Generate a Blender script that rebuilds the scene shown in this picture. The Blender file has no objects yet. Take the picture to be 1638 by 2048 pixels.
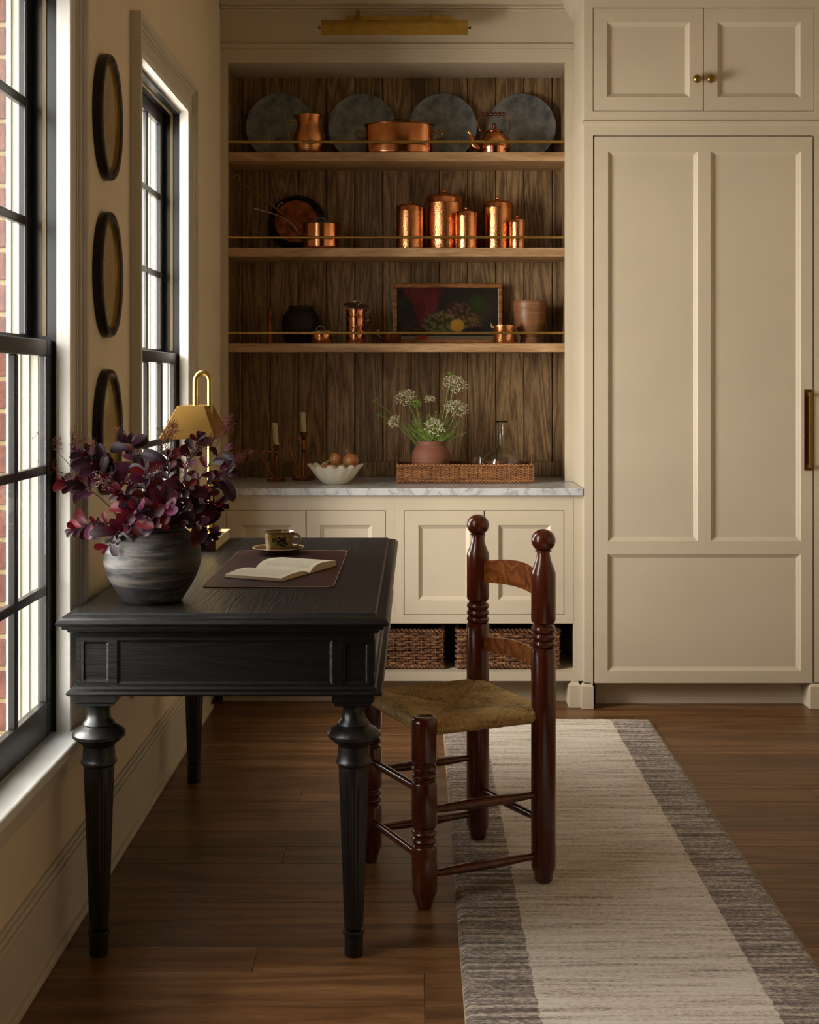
import bpy, math, random
from mathutils import Vector, Matrix
random.seed(7)
R = math.radians; PI = math.pi
sc = bpy.context.scene
C = sc.collection

# ------------------------------------------------------------------ camera
FPX, VX, VY, EYE = 2544.0, 833.0, 757.0, 1.375
cam_d = bpy.data.cameras.new('camera'); cam = bpy.data.objects.new('camera', cam_d); C.objects.link(cam)
cam.location = (0, 0, EYE); cam.rotation_euler = (R(90), 0, 0)
cam_d.sensor_fit = 'VERTICAL'; cam_d.sensor_height = 36.0
cam_d.lens = FPX / 2048 * 36.0
cam_d.shift_x = (819 - VX) / 2048; cam_d.shift_y = -(1024 - VY) / 2048
cam_d.clip_start = 0.05; cam_d.clip_end = 200
sc.camera = cam
# ------------------------------------------------------------------ world: even overcast daylight
W = bpy.data.worlds.new('overcast'); sc.world = W; W.use_nodes = True
bg = W.node_tree.nodes['Background']
bg.inputs['Color'].default_value = (1.0, 0.98, 0.945, 1); bg.inputs['Strength'].default_value = 10.0
# portals that guide the daylight through the window openings
def portal(y, z, w, h):
    d = bpy.data.lights.new('daylight_portal', 'AREA'); d.shape = 'RECTANGLE'; d.size = h; d.size_y = w
    d.cycles.is_portal = True
    o = bpy.data.objects.new('daylight_portal', d); C.objects.link(o)
    o.location = (-1.04, y, z); o.rotation_euler = (0, R(-90), 0)
WIN = [(2.35, 3.15), (3.985, 4.785)]
for a, b in WIN: portal((a+b)/2, 1.44, b-a, 1.9)
# added area light, unseen outside the far window, strengthening the daylight through it
sb = bpy.data.lights.new('far_window_boost', 'AREA'); sb.shape = 'RECTANGLE'; sb.size = 1.7; sb.size_y = 1.5; sb.energy = 288; sb.color = (1.0, .93, .82)
so = bpy.data.objects.new('far_window_boost', sb); C.objects.link(so); so.location = (-2.3, 3.75, 1.6); so.rotation_euler = (0, R(-90), 0)
# exposure
sc.view_settings.view_transform = 'Standard'; sc.view_settings.look = 'None'
sc.view_settings.gamma = 1.0; sc.view_settings.exposure = 0.1
sc.view_settings.use_curve_mapping = False

# ------------------------------------------------------------------ helpers
def X(px, Y): return (px - VX) * Y / FPX
def Z(py, Y): return EYE - (py - VY) * Y / FPX
ORG = {}
class MB:
    def __init__(s): s.v = []; s.f = []
    def add(s, vs, fs):
        n = len(s.v); s.v += [tuple(p) for p in vs]; s.f += [tuple(i + n for i in f) for f in fs]; return s
    def box(s, x0, x1, y0, y1, z0, z1):
        vs = [(x, y, z) for x in (x0, x1) for y in (y0, y1) for z in (z0, z1)]
        return s.add(vs, [(0,1,3,2),(4,6,7,5),(0,4,5,1),(2,3,7,6),(0,2,6,4),(1,5,7,3)])
    def lathe(s, prof, c=(0,0,0), seg=32, sx=1, sy=1, fn=None, M=None, cap=True):
        n0 = len(s.v); vs = []
        for r, z in prof:
            for k in range(seg):
                a = 2*PI*k/seg; rr = r
                if fn: rr, zz = fn(r, z, a)
                else: zz = z
                p = Vector((rr*math.cos(a)*sx, rr*math.sin(a)*sy, zz))
                if M: p = M @ p
                vs.append((p.x+c[0], p.y+c[1], p.z+c[2]))
        fs = []
        for i in range(len(prof)-1):
            for k in range(seg):
                k2 = (k+1) % seg
                fs.append((i*seg+k, i*seg+k2, (i+1)*seg+k2, (i+1)*seg+k))
        if cap:
            fs.append(tuple(reversed(range(seg)))); fs.append(tuple((len(prof)-1)*seg+k for k in range(seg)))
        return s.add(vs, fs)
    def tube(s, pts, r, seg=8, cap=True, flat=None):
        pts = [Vector(p) for p in pts]; n = len(pts)
        rs = r if isinstance(r, (list, tuple)) else [r]*n
        t0 = (pts[1]-pts[0]).normalized()
        up = Vector((0,0,1)) if abs(t0.z) < .9 else Vector((1,0,0))
        nrm = t0.cross(up).normalized(); vs = []
        for i, p in enumerate(pts):
            t = (pts[min(i+1,n-1)] - pts[max(i-1,0)])
            t = t.normalized() if t.length > 1e-9 else t0
            nrm = (nrm - t*nrm.dot(t)); nrm = nrm.normalized() if nrm.length > 1e-6 else t.orthogonal().normalized()
            b = t.cross(nrm)
            for k in range(seg):
                a = 2*PI*k/seg
                q = p + nrm*math.cos(a)*rs[i] + b*math.sin(a)*rs[i]*(flat or 1)
                vs.append(q)
        fs = [(i*seg+k, i*seg+(k+1)%seg, (i+1)*seg+(k+1)%seg, (i+1)*seg+k) for i in range(n-1) for k in range(seg)]
        if cap: fs += [tuple(reversed(range(seg))), tuple((n-1)*seg+k for k in range(seg))]
        return s.add(vs, fs)
    def ball(s, c, r, seg=12, rings=8, sz=1):
        prof = [(max(r*math.sin(PI*i/rings), 1e-5), -r*sz*math.cos(PI*i/rings)) for i in range(rings+1)]
        return s.lathe(prof, c, seg)
    def loft(s, x0, x1, y0, y1, prof, cap=True):
        """rectangle swept through a list of (outset, z)"""
        vs = []
        for d, z in prof: vs += [(x0-d, y0-d, z), (x1+d, y0-d, z), (x1+d, y1+d, z), (x0-d, y1+d, z)]
        fs = [(i*4+k, i*4+(k+1)%4, (i+1)*4+(k+1)%4, (i+1)*4+k) for i in range(len(prof)-1) for k in range(4)]
        if cap: fs += [(3,2,1,0), tuple((len(prof)-1)*4+k for k in range(4))]
        return s.add(vs, fs)
    def cells(s, u0, u1, v0, v1, holes, d0, d1, mp):
        us = sorted({u0, u1, *[h[0] for h in holes], *[h[1] for h in holes]})
        vv = sorted({v0, v1, *[h[2] for h in holes], *[h[3] for h in holes]})
        for i in range(len(us)-1):
            for j in range(len(vv)-1):
                cu, cv = (us[i]+us[i+1])/2, (vv[j]+vv[j+1])/2
                if any(h[0] < cu < h[1] and h[2] < cv < h[3] for h in holes): continue
                vs = [mp(u, v, d) for u in (us[i], us[i+1]) for v in (vv[j], vv[j+1]) for d in (d0, d1)]
                s.add(vs, [(0,1,3,2),(4,6,7,5),(0,4,5,1),(2,3,7,6),(0,2,6,4),(1,5,7,3)])
        return s
    def build(s, name, mat, parent=None, loc=None, smooth=None, bevel=0, seg=2, uvmat=None):
        if parent is not None: o0 = ORG[parent.name]
        else: o0 = Vector(loc) if loc is not None else Vector((0,0,0))
        me = bpy.data.meshes.new(name)
        me.from_pydata([(a-o0[0], b-o0[1], c-o0[2]) for a, b, c in s.v], [], s.f)
        me.materials.append(mat)
        fix(me)
        if smooth is not None:
            for p in me.polygons: p.use_smooth = True
            me.set_sharp_from_angle(angle=R(smooth))
        o = bpy.data.objects.new(name, me); C.objects.link(o)
        if parent is not None: o.parent = parent
        else: o.location = o0
        ORG[o.name] = Vector(o0)
        if bevel:
            b = o.modifiers.new('bevel', 'BEVEL'); b.width = bevel; b.segments = seg; b.limit_method = 'ANGLE'; b.angle_limit = R(35)
        return o
import bmesh
def fix(me):
    if len(me.vertices) > 60000: return
    bm = bmesh.new(); bm.from_mesh(me)
    bmesh.ops.recalc_face_normals(bm, faces=bm.faces)
    bm.to_mesh(me); bm.free()
def tag(o, label=None, cat=None, group=None, kind=None):
    if label: o['label'] = label
    if cat: o['category'] = cat
    if group: o['group'] = group
    if kind: o['kind'] = kind
    return o
def thing(name, loc, label=None, cat=None, group=None, kind=None):
    o = bpy.data.objects.new(name, None); C.objects.link(o); o.location = loc; o.empty_display_size = .05
    ORG[o.name] = Vector(loc)
    return tag(o, label, cat, group, kind)
def front(y):   # map (u,v,d) onto a face looking at -Y; d = depth behind the face
    return lambda u, v, d: (u, y + d, v)
def panelled(name, mat, parent, u0, u1, v0, v1, holes, mp, th=.02, sw=.0165, dp=.011, bevel=.0012, pmat=None):
    """frame with recessed panels: the frame is one part, every panel a sub-part or part of it"""
    m = MB(); m.cells(u0, u1, v0, v1, holes, 0, th, mp)
    if bevel:
        pass
    for a, b, c, d in holes:
        o_ = [(a,c),(b,c),(b,d),(a,d)]; i_ = [(a+sw,c+sw),(b-sw,c+sw),(b-sw,d-sw),(a+sw,d-sw)]
        vs = [mp(u, v, .0) for u, v in o_] + [mp(u, v, .0025) for u, v in [(a+sw*.12,c+sw*.12),(b-sw*.12,c+sw*.12),(b-sw*.12,d-sw*.12),(a+sw*.12,d-sw*.12)]] \
           + [mp(u, v, dp*.8) for u, v in [(a+sw*.8,c+sw*.8),(b-sw*.8,c+sw*.8),(b-sw*.8,d-sw*.8),(a+sw*.8,d-sw*.8)]] + [mp(u, v, dp) for u, v in i_]
        m.add(vs, [(q*4+k, q*4+(k+1)%4, (q+1)*4+(k+1)%4, (q+1)*4+k) for q in range(3) for k in range(4)])
    fr = m.build(name, mat, parent)
    for a, b, c, d in holes:
        q = MB(); q.cells(a+sw*.9, b-sw*.9, c+sw*.9, d-sw*.9, [], dp, th, mp)
        pn = q.build('panel', pmat or mat, fr)
    return fr

# ------------------------------------------------------------------ materials
class NT:
    def __init__(s, name):
        s.m = bpy.data.materials.new(name); s.m.use_nodes = True; s.t = s.m.node_tree
        s.b = s.t.nodes['Principled BSDF']; s.out = s.t.nodes['Material Output']
    def n(s, typ, **kw):
        nd = s.t.nodes.new(typ)
        for k, v in kw.items():
            if k.startswith('i_'):
                key = k[2:]; key = int(key) if key.isdigit() else key.replace('_', ' ')
                if hasattr(v, 'links') or isinstance(v, bpy.types.NodeSocket): s.t.links.new(v, nd.inputs[key])
                else: nd.inputs[key].default_value = v
            else: setattr(nd, k, v)
        return nd
    def link(s, a, b): s.t.links.new(a, b)
    def math(s, op, a, b=0.0, c=None):
        nd = s.t.nodes.new('ShaderNodeMath'); nd.operation = op
        for i, v in enumerate((a, b, c)):
            if v is None: continue
            if isinstance(v, bpy.types.NodeSocket): s.link(v, nd.inputs[i])
            else: nd.inputs[i].default_value = v
        return nd.outputs[0]
    def ramp(s, fac, stops, interp='LINEAR'):
        nd = s.t.nodes.new('ShaderNodeValToRGB'); s.link(fac, nd.inputs[0]); cr = nd.color_ramp; cr.interpolation = interp
        while len(cr.elements) < len(stops): cr.elements.new(.5)
        for e, (p, c) in zip(cr.elements, stops): e.position = p; e.color = (*c, 1) if len(c) == 3 else c
        return nd.outputs[0]
    def mix(s, fac, a, b, mode='MIX'):
        nd = s.t.nodes.new('ShaderNodeMix'); nd.data_type = 'RGBA'; nd.blend_type = mode
        for i, v in ((0, fac), (6, a), (7, b)):
            if isinstance(v, bpy.types.NodeSocket): s.link(v, nd.inputs[i])
            elif i == 0: nd.inputs[0].default_value = v
            else: nd.inputs[i].default_value = (*v, 1)
        return nd.outputs[2]
    def coord(s, scale=(1,1,1), rnd=0, loc=(0,0,0), rot=(0,0,0)):
        tc = s.t.nodes.new('ShaderNodeTexCoord'); mp = s.t.nodes.new('ShaderNodeMapping')
        mp.inputs['Scale'].default_value = scale; mp.inputs['Rotation'].default_value = rot; mp.inputs['Location'].default_value = loc
        src = tc.outputs['Object']
        if rnd:
            oi = s.t.nodes.new('ShaderNodeObjectInfo')
            cx = s.t.nodes.new('ShaderNodeCombineXYZ')
            for i, k in enumerate((rnd, rnd*1.7, rnd*2.3)): s.link(s.math('MULTIPLY', oi.outputs['Random'], k), cx.inputs[i])
            va = s.t.nodes.new('ShaderNodeVectorMath'); s.link(src, va.inputs[0]); s.link(cx.outputs[0], va.inputs[1]); src = va.outputs[0]
        s.link(src, mp.inputs['Vector']); return mp.outputs[0]
    def noise(s, vec, scale=5, detail=4, rough=.5, dist=0):
        nd = s.t.nodes.new('ShaderNodeTexNoise'); s.link(vec, nd.inputs['Vector'])
        nd.inputs['Scale'].default_value = scale; nd.inputs['Detail'].default_value = detail
        nd.inputs['Roughness'].default_value = rough; nd.inputs['Distortion'].default_value = dist
        return nd.outputs[0]
    def vor(s, vec, scale=5, feat='F1', out=0):
        nd = s.t.nodes.new('ShaderNodeTexVoronoi'); nd.feature = feat; s.link(vec, nd.inputs['Vector']); nd.inputs['Scale'].default_value = scale
        return nd.outputs[out]
    def bump(s, h, strength=.3, dist=.01):
        nd = s.t.nodes.new('ShaderNodeBump'); s.link(h, nd.inputs['Height']); nd.inputs['Strength'].default_value = strength
        nd.inputs['Distance'].default_value = dist; s.link(nd.outputs[0], s.b.inputs['Normal']); return nd
    def set(s, **kw):
        for k, v in kw.items():
            key = {'col':'Base Color','rough':'Roughness','metal':'Metallic','spec':'Specular IOR Level','coat':'Coat Weight','crough':'Coat Roughness','sheen':'Sheen Weight','sub':'Subsurface Weight','trans':'Transmission Weight','ior':'IOR'}[k]
            if isinstance(v, bpy.types.NodeSocket): s.link(v, s.b.inputs[key])
            elif key == 'Base Color': s.b.inputs[key].default_value = (*v, 1)
            else: s.b.inputs[key].default_value = v
        return s.m

def paint(name, col, rough=.5, var=.03):
    t = NT(name); c = t.coord(); n = t.noise(c, 3, 3)
    a = tuple(x*(1-var) for x in col); b = tuple(min(1, x*(1+var)) for x in col)
    t.set(col=t.ramp(n, [(.3, a), (.7, b)]), rough=rough, spec=.4)
    t.bump(t.noise(t.coord((260, 260, 260)), 1, 2), .05, .002)
    return t.m
def wood(name, cols, axis='z', sc_=1.0, rough=.5, bump=.25, rnd=11, coat=0, rings=9, tone=.25, pore=.6, spec=.4):
    """straight and cathedral oak grain running along one axis"""
    t = NT(name); st = .09
    s3 = {'z': (1,1,st), 'x': (st,1,1), 'y': (1,st,1)}[axis]
    s3 = tuple(v*sc_ for v in s3)
    c = t.coord(s3, rnd)
    low = t.noise(c, 5.5, 2, .45, .35)
    ring = t.math('PINGPONG', t.math('MULTIPLY', low, rings), .5)
    ring = t.math('MULTIPLY', ring, 2.0)
    fine = t.noise(c, 130, 3, .6)
    mid = t.noise(c, 28, 3, .6)
    f = t.math('ADD', t.math('MULTIPLY', ring, .5), t.math('MULTIPLY', mid, .5))
    col = t.ramp(f, [(.12, cols[0]), (.45, cols[1]), (.85, cols[2])])
    pr = t.ramp(fine, [(.36, (1-pore,)*3), (.52, (1,1,1))])
    col = t.mix(1.0, col, pr, 'MULTIPLY')
    oi = t.t.nodes.new('ShaderNodeObjectInfo')
    tn = t.ramp(oi.outputs['Random'], [(0, (1-tone,)*3), (1, (1+tone*.3,)*3)])
    col = t.mix(1.0, col, tn, 'MULTIPLY')
    t.set(col=col, rough=rough, spec=spec)
    if coat: t.set(coat=coat, crough=.15)
    hh = t.math('ADD', t.math('MULTIPLY', fine, .7), t.math('MULTIPLY', ring, .5))
    t.bump(hh, bump, .002)
    return t.m
def metal(name, col, rough=.25, hammer=0, mott=0, col2=None, scale=40, metallic=1.0):
    t = NT(name); c = t.coord()
    n = t.noise(c, scale*.3, 5, .6)
    cc = t.ramp(n, [(.35, col2 or tuple(x*.8 for x in col)), (.65, col)])
    rr = t.ramp(n, [(.3, (rough*1.35,)*3), (.7, (rough*.8,)*3)])
    t.set(col=cc, metal=metallic, rough=rr)
    if hammer:
        v = t.vor(c, hammer)
        t.bump(v, .30, .002)
    elif mott: t.bump(t.noise(c, 60, 4), mott, .002)
    return t.m
M = {}
M['cab'] = paint('taupe_cabinet_paint', (.53, .455, .342), .42)
M['wall'] = paint('warm_plaster_paint', (.76, .66, .50), .6)
M['wallb'] = paint('tobacco_paint', (.10, .06, .03), .6)
M['wallr'] = paint('cream_wall_paint', (.58, .45, .28), .6)
M['ceil'] = paint('ceiling_paint', (.55, .46, .32), .7)
M['white'] = paint('cream_trim_paint', (.62, .57, .48), .4)
M['jambw'] = paint('pale_jamb_paint', (.78, .76, .70), .4)
M['sillp'] = paint('window_stool_paint', (.70, .70, .66), .3)
M['black'] = paint('black_sash_paint', (.012, .012, .013), .3)
M['ext'] = paint('exterior_cream_trim', (.44, .435, .36), .55)
M['track'] = paint('weatherstrip_beige', (.30, .22, .10), .5)
M['ground'] = paint('pale_paving', (.30, .29, .27), .8)
t = NT('window_glass'); tr = t.n('ShaderNodeBsdfTransparent'); gl = t.n('ShaderNodeBsdfGlossy'); gl.inputs['Roughness'].default_value = .02
ge = t.n('ShaderNodeNewGeometry'); vd = t.n('ShaderNodeVectorMath'); vd.operation = 'DOT_PRODUCT'
t.link(ge.outputs['Normal'], vd.inputs[0]); t.link(ge.outputs['Incoming'], vd.inputs[1])
fz = t.math('ADD', t.math('MULTIPLY', t.math('POWER', t.math('SUBTRACT', 1.0, t.math('ABSOLUTE', vd.outputs['Value'])), 5.0), .5), .03)
mx = t.n('ShaderNodeMixShader')
t.link(fz, mx.inputs[0]); t.link(tr.outputs[0], mx.inputs[1]); t.link(gl.outputs[0], mx.inputs[2]); t.link(mx.outputs[0], t.out.inputs[0]); M['glass'] = t.m
t = NT('clear_glass'); t.set(col=(.93,.94,.92), rough=.0, trans=1.0, ior=1.45); M['clear'] = t.m
# brick, mortar
t = NT('red_brick'); c = t.coord(rnd=9); oi = t.n('ShaderNodeObjectInfo')
a = t.ramp(oi.outputs['Random'], [(0, (.075,.022,.016)), (.5, (.11,.036,.024)), (1, (.13,.055,.04))])
t.set(col=t.mix(.5, a, t.ramp(t.noise(c, 30, 5), [(.3, (.06,.02,.014)), (.7, (.16,.07,.05))])), rough=.9); t.bump(t.noise(c, 90, 5), .6, .004); M['brick'] = t.m
t = NT('tan_mortar'); c = t.coord(); t.set(col=t.ramp(t.noise(c, 40, 4), [(.3, (.20,.15,.07)), (.7, (.28,.22,.12))]), rough=.95); t.bump(t.noise(c, 120, 4), .6, .004); M['mortar'] = t.m
M['floor'] = wood('oak_floor', [(.085,.034,.011), (.160,.072,.025), (.230,.112,.044)], 'x', 1.0, .36, .12, 17, rings=7, tone=.28, pore=.3)
M['board'] = wood('oak_back_boards', [(.09,.046,.017), (.23,.135,.058), (.38,.245,.12)], 'z', 1.6, .55, .3, 13, rings=12, tone=.3, pore=.45)
M['shelf'] = wood('oak_shelf', [(.28,.155,.068), (.42,.25,.12), (.52,.33,.175)], 'x', 1.5, .5, .15, 5, rings=8, tone=.05, pore=.3)
M['desk'] = wood('ebonised_oak', [(.002,.0018,.0016), (.005,.0043,.0038), (.011,.0095,.008)], 'y', 3.0, .40, .42, 3, rings=10, tone=.0, pore=.55, spec=.5)
M['deskx'] = wood('ebonised_oak_crosswise', [(.002,.0019,.002), (.0038,.0036,.0038), (.007,.0066,.007)], 'x', 2.0, .42, .6, 3, rings=8, tone=.0, pore=.5, spec=.35)
M['deskleg'] = wood('ebonised_oak_turned', [(.005,.0048,.005), (.008,.0075,.0075), (.011,.0105,.0105)], 'z', 2.0, .36, .25, 3, rings=6, tone=.0, pore=.3, spec=.5)
M['chair'] = wood('red_stained_turned_wood', [(.045,.0060,.0026), (.080,.0115,.0045), (.13,.024,.008)], 'z', 2.0, .22, .05, 7, coat=.5, rings=5, tone=.1, pore=.3)
M['slat'] = wood('amber_varnished_slat', [(.13,.03,.006), (.25,.068,.012), (.38,.13,.026)], 'x', 1.6, .25, .05, 7, coat=.5, rings=8, tone=.1, pore=.4)
t = NT('carrara_marble'); c = t.coord((1,1,1)); d = t.noise(c, 5, 6, .65, 1.8)
v = t.math('ABSOLUTE', t.math('SUBTRACT', d, .5)); f1 = t.ramp(v, [(0, (.27,.28,.30)), (.02, (.45,.455,.46)), (.09, (.53,.53,.53))])
t.set(col=f1, rough=.22, spec=.5); M['marble'] = t.m
M['brass'] = metal('brushed_brass', (.52,.34,.085), .34, scale=60)
M['brassb'] = metal('satin_brass', (.60,.40,.11), .30, scale=60)
M['lshade'] = metal('bronzed_brass_shade', (.44,.26,.07), .42, scale=30)
M['abrass'] = metal('aged_brass', (.30,.19,.055), .32, scale=60)
M['dbrass'] = metal('dark_bronze_pull', (.16,.06,.02), .3, scale=60)
M['copper'] = metal('polished_copper', (.80,.34,.16), .16, scale=25, col2=(.55,.22,.09))
M['hcopper'] = metal('hammered_copper', (.82,.38,.17), .2, hammer=230, scale=25, col2=(.6,.25,.1))
M['ocopper'] = metal('old_copper', (.35,.10,.045), .4, scale=90, col2=(.08,.03,.015))
M['dcopper'] = metal('dark_copper', (.30,.10,.045), .28, scale=40, col2=(.16,.05,.025))
M['tin'] = metal('tinned_iron', (.35,.31,.26), .3, scale=40)
M['steel'] = metal('mottled_steel', (.27,.285,.29), .42, mott=.05, scale=50, col2=(.10,.108,.112), metallic=.6)
M['iron'] = paint('black_iron', (.01,.008,.007), .4)
M['potblk'] = paint('black_pottery', (.007,.0055,.005), .6)
# dark streaky vase
t = NT('streaked_stoneware'); c = t.coord((.6,.6,7)); n1 = t.noise(c, 5, 5, .65, .6); n2 = t.noise(t.coord((1,1,1.5)), 7, 5, .6, .5)
t.set(col=t.mix(t.ramp(n2, [(.35,(0,0,0)),(.7,(1,1,1))]), t.ramp(n1, [(.46,(.007,.007,.008)),(.66,(.12,.12,.117))]), t.ramp(n1, [(.46,(.008,.006,.005)),(.66,(.13,.088,.046))])), rough=.6, spec=.4)
t.bump(n1, .5, .004); M['vase'] = t.m
t = NT('terracotta'); c = t.coord((1,1,30)); n1 = t.noise(c, 6, 4, .6); t.set(col=t.ramp(n1, [(.3,(.16,.055,.03)),(.7,(.27,.10,.052))]), rough=.65); t.bump(n1, .4, .003); M['terra'] = t.m
t = NT('turned_wood_bowl'); c = t.coord((1,1,22)); n1 = t.noise(c, 4, 4, .6); t.set(col=t.ramp(n1, [(.3,(.12,.045,.016)),(.7,(.26,.11,.042))]), rough=.45); t.bump(n1, .4, .003); M['tbowl'] = t.m
M['cream'] = paint('cream_glaze', (.80,.74,.60), .3)
M['wax'] = paint('ivory_wax', (.50,.44,.24), .5)
t = NT('onion_skin'); c = t.coord((1,1,1)); gx = t.noise(t.coord((22,22,1.5), 7), 3, 3, .6); t.set(col=t.ramp(gx, [(.3,(.30,.10,.022)),(.7,(.50,.22,.075))]), rough=.38, coat=.2); M['onion'] = t.m
M['oskin'] = paint('dry_onion_tail', (.40,.27,.10), .7)
def wick(name, a, b, c_):
    t = NT(name); c = t.coord(rnd=5); n1 = t.noise(c, 90, 4, .6); n2 = t.noise(t.coord((6,6,60)), 1.2, 2)
    t.set(col=t.ramp(t.math('ADD', t.math('MULTIPLY', n1, .5), t.math('MULTIPLY', n2, .5)), [(.35, a), (.5, b), (.66, c_)]), rough=.6); t.bump(n1, .5, .002); return t.m
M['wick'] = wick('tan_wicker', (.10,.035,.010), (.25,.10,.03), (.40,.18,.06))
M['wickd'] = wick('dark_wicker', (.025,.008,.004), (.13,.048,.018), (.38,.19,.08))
M['rush'] = wick('rush_cord', (.21,.125,.04), (.50,.33,.13), (.70,.49,.22))
t = NT('brown_leather'); c = t.coord(); n1 = t.noise(c, 9, 4, .6); t.set(col=t.ramp(n1, [(.3,(.030,.008,.006)),(.7,(.050,.014,.009))]), rough=.5, spec=.3); t.bump(t.vor(c, 260), .15, .001); M['leather'] = t.m
M['stitch'] = paint('pale_stitch', (.36,.22,.15), .5)
M['strap'] = paint('brown_strap_leather', (.13,.045,.022), .5)
M['paper'] = paint('page_edges', (.60,.48,.30), .7)
M['pcover'] = paint('pale_cover_paper', (.52, .40, .24), .45)
M['cover'] = paint('book_cover_cloth', (.10,.035,.015), .6)
t = NT('printed_page'); tc = t.n('ShaderNodeTexCoord'); sp = t.n('ShaderNodeSeparateXYZ'); t.link(tc.outputs['UV'], sp.inputs[0])
u, v = sp.outputs[0], sp.outputs[1]
row = t.math('LESS_THAN', t.math('FRACT', t.math('MULTIPLY', v, 26)), .42)
cx = t.n('ShaderNodeCombineXYZ'); t.link(t.math('MULTIPLY', u, 70), cx.inputs[0]); t.link(t.math('FLOOR', t.math('MULTIPLY', v, 26)), cx.inputs[1])
wd = t.math('GREATER_THAN', t.noise(cx.outputs[0], 1.0, 2), .46)
inb = t.math('MULTIPLY', t.math('MULTIPLY', t.math('GREATER_THAN', u, .12), t.math('LESS_THAN', u, .88)), t.math('MULTIPLY', t.math('GREATER_THAN', v, .1), t.math('LESS_THAN', v, .9)))
ink = t.math('MULTIPLY', t.math('MULTIPLY', row, wd), inb)
t.set(col=t.mix(t.math('MULTIPLY', ink, .55), (.82,.76,.60), (.12,.10,.08)), rough=.8); M['page'] = t.m
# cup glaze with dark blossom print
t = NT('mustard_cup_glaze'); tc = t.n('ShaderNodeTexCoord'); sp = t.n('ShaderNodeSeparateXYZ'); t.link(tc.outputs['Object'], sp.inputs[0])
xx, yy, zz = sp.outputs
msk = None
for (a, b, ra, rb) in [(.012,.036,.0075,.007),(.002,.030,.006,.0055),(.021,.030,.0055,.007),(.010,.022,.008,.005),(-.006,.038,.004,.004),(-.012,.031,.0035,.003),(-.015,.038,.003,.0035),(.004,.043,.004,.003),(.022,.041,.004,.0045),(.018,.018,.005,.004),(-.004,.022,.004,.0028),(.027,.023,.004,.004)]:
    dx = t.math('DIVIDE', t.math('SUBTRACT', xx, a), ra); dz = t.math('DIVIDE', t.math('SUBTRACT', zz, b), rb)
    d = t.math('ADD', t.math('MULTIPLY', dx, dx), t.math('MULTIPLY', dz, dz)); q = t.math('LESS_THAN', d, 1.0)
    msk = q if msk is None else t.math('MAXIMUM', msk, q)
msk = t.math('MULTIPLY', msk, t.math('LESS_THAN', yy, -.01))
base = t.ramp(t.noise(t.coord((1,1,1)), 60, 4), [(.3,(.20,.125,.03)),(.7,(.30,.20,.06))])
rim = t.math('GREATER_THAN', zz, .054)
base = t.mix(rim, base, (.10,.045,.02))
t.set(col=t.mix(msk, base, (.012,.012,.012)), rough=.25, spec=.5, coat=.3); M['cup'] = t.m
M['saucer'] = paint('oatmeal_glaze', (.50,.38,.20), .3)
M['saucerb'] = paint('brown_glaze', (.09,.04,.02), .3)
# leaves
t = NT('smoke_bush_leaf'); oi = t.n('ShaderNodeObjectInfo'); c = t.coord(); rnd_ = oi.outputs['Random']
a = t.ramp(rnd_, [(0,(.006,.001,.003)),(.35,(.014,.002,.007)),(.56,(.026,.004,.012)),(.7,(.055,.0025,.004)),(.84,(.11,.003,.005)),(.92,(.035,.007,.022)),(1,(.15,.028,.07))])
ge = t.n('ShaderNodeNewGeometry'); a = t.mix(t.math('MULTIPLY', ge.outputs['Backfacing'], .6), a, (.045,.012,.026))
t.set(col=a, rough=.45, spec=.3); t.bump(t.noise(c, 120, 3), .3, .002)
tl = t.n('ShaderNodeBsdfTranslucent'); t.link(t.mix(.5, a, (.16,.006,.012)), tl.inputs[0]); mx = t.n('ShaderNodeMixShader'); mx.inputs[0].default_value = .16
t.link(t.b.outputs[0], mx.inputs[1]); t.link(tl.outputs[0], mx.inputs[2]); t.link(mx.outputs[0], t.out.inputs[0]); M['leaf'] = t.m
M['twig'] = paint('dark_twig', (.05,.022,.018), .6)
t = NT('seed_haze'); c = t.coord(); t.set(col=t.ramp(t.noise(c, 30, 2), [(.35,(.035,.012,.014)),(.65,(.19,.055,.03))]), rough=.7); M['seed'] = t.m
M['seedr'] = paint('red_seed_haze', (.09,.008,.010), .7)
M['gstem'] = paint('green_stem', (.17,.25,.045), .5)
t = NT('lace_floret'); c = t.coord(); t.set(col=t.ramp(t.noise(c, 60, 2), [(.35,(.42,.36,.20)),(.6,(.78,.70,.52))]), rough=.7); M['lace'] = t.m
t = NT('green_floret'); c = t.coord(); t.set(col=t.ramp(t.noise(c, 60, 2), [(.35,(.11,.19,.025)),(.6,(.27,.38,.07))]), rough=.7); M['greenf'] = t.m
# rug
t = NT('striped_wool'); tc = t.n('ShaderNodeTexCoord'); sp = t.n('ShaderNodeSeparateXYZ'); t.link(tc.outputs['Object'], sp.inputs[0])
edge = t.math('ABSOLUTE', sp.outputs[0])
wob = t.math('MULTIPLY', t.math('SUBTRACT', t.noise(t.coord((1,40,1)), 1.5, 2), .5), .02)
bord = t.math('GREATER_THAN', t.math('ADD', edge, wob), .256)
s1 = t.noise(t.coord((2.6, 60, 1)), 1.0, 4, .65); s2 = t.noise(t.coord((75,170,75)), 1.0, 4, .75)
f = t.math('ADD', t.math('MULTIPLY', s1, .55), t.math('MULTIPLY', s2, .45))
cen = t.ramp(f, [(.37,(.30,.215,.155)),(.455,(.72,.61,.49)),(.55,(.95,.87,.75))])
brd = t.ramp(f, [(.42,(.085,.055,.043)),(.5,(.30,.235,.19)),(.57,(.72,.62,.51))])
t.set(col=t.mix(bord, cen, brd), rough=.95, spec=.1, sheen=.3); t.bump(t.noise(t.coord((1,1,1)), 420, 3, .7), .9, .006); M['rug'] = t.m
M['rugedge'] = paint('rug_binding', (.42,.30,.16), .8)
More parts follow.
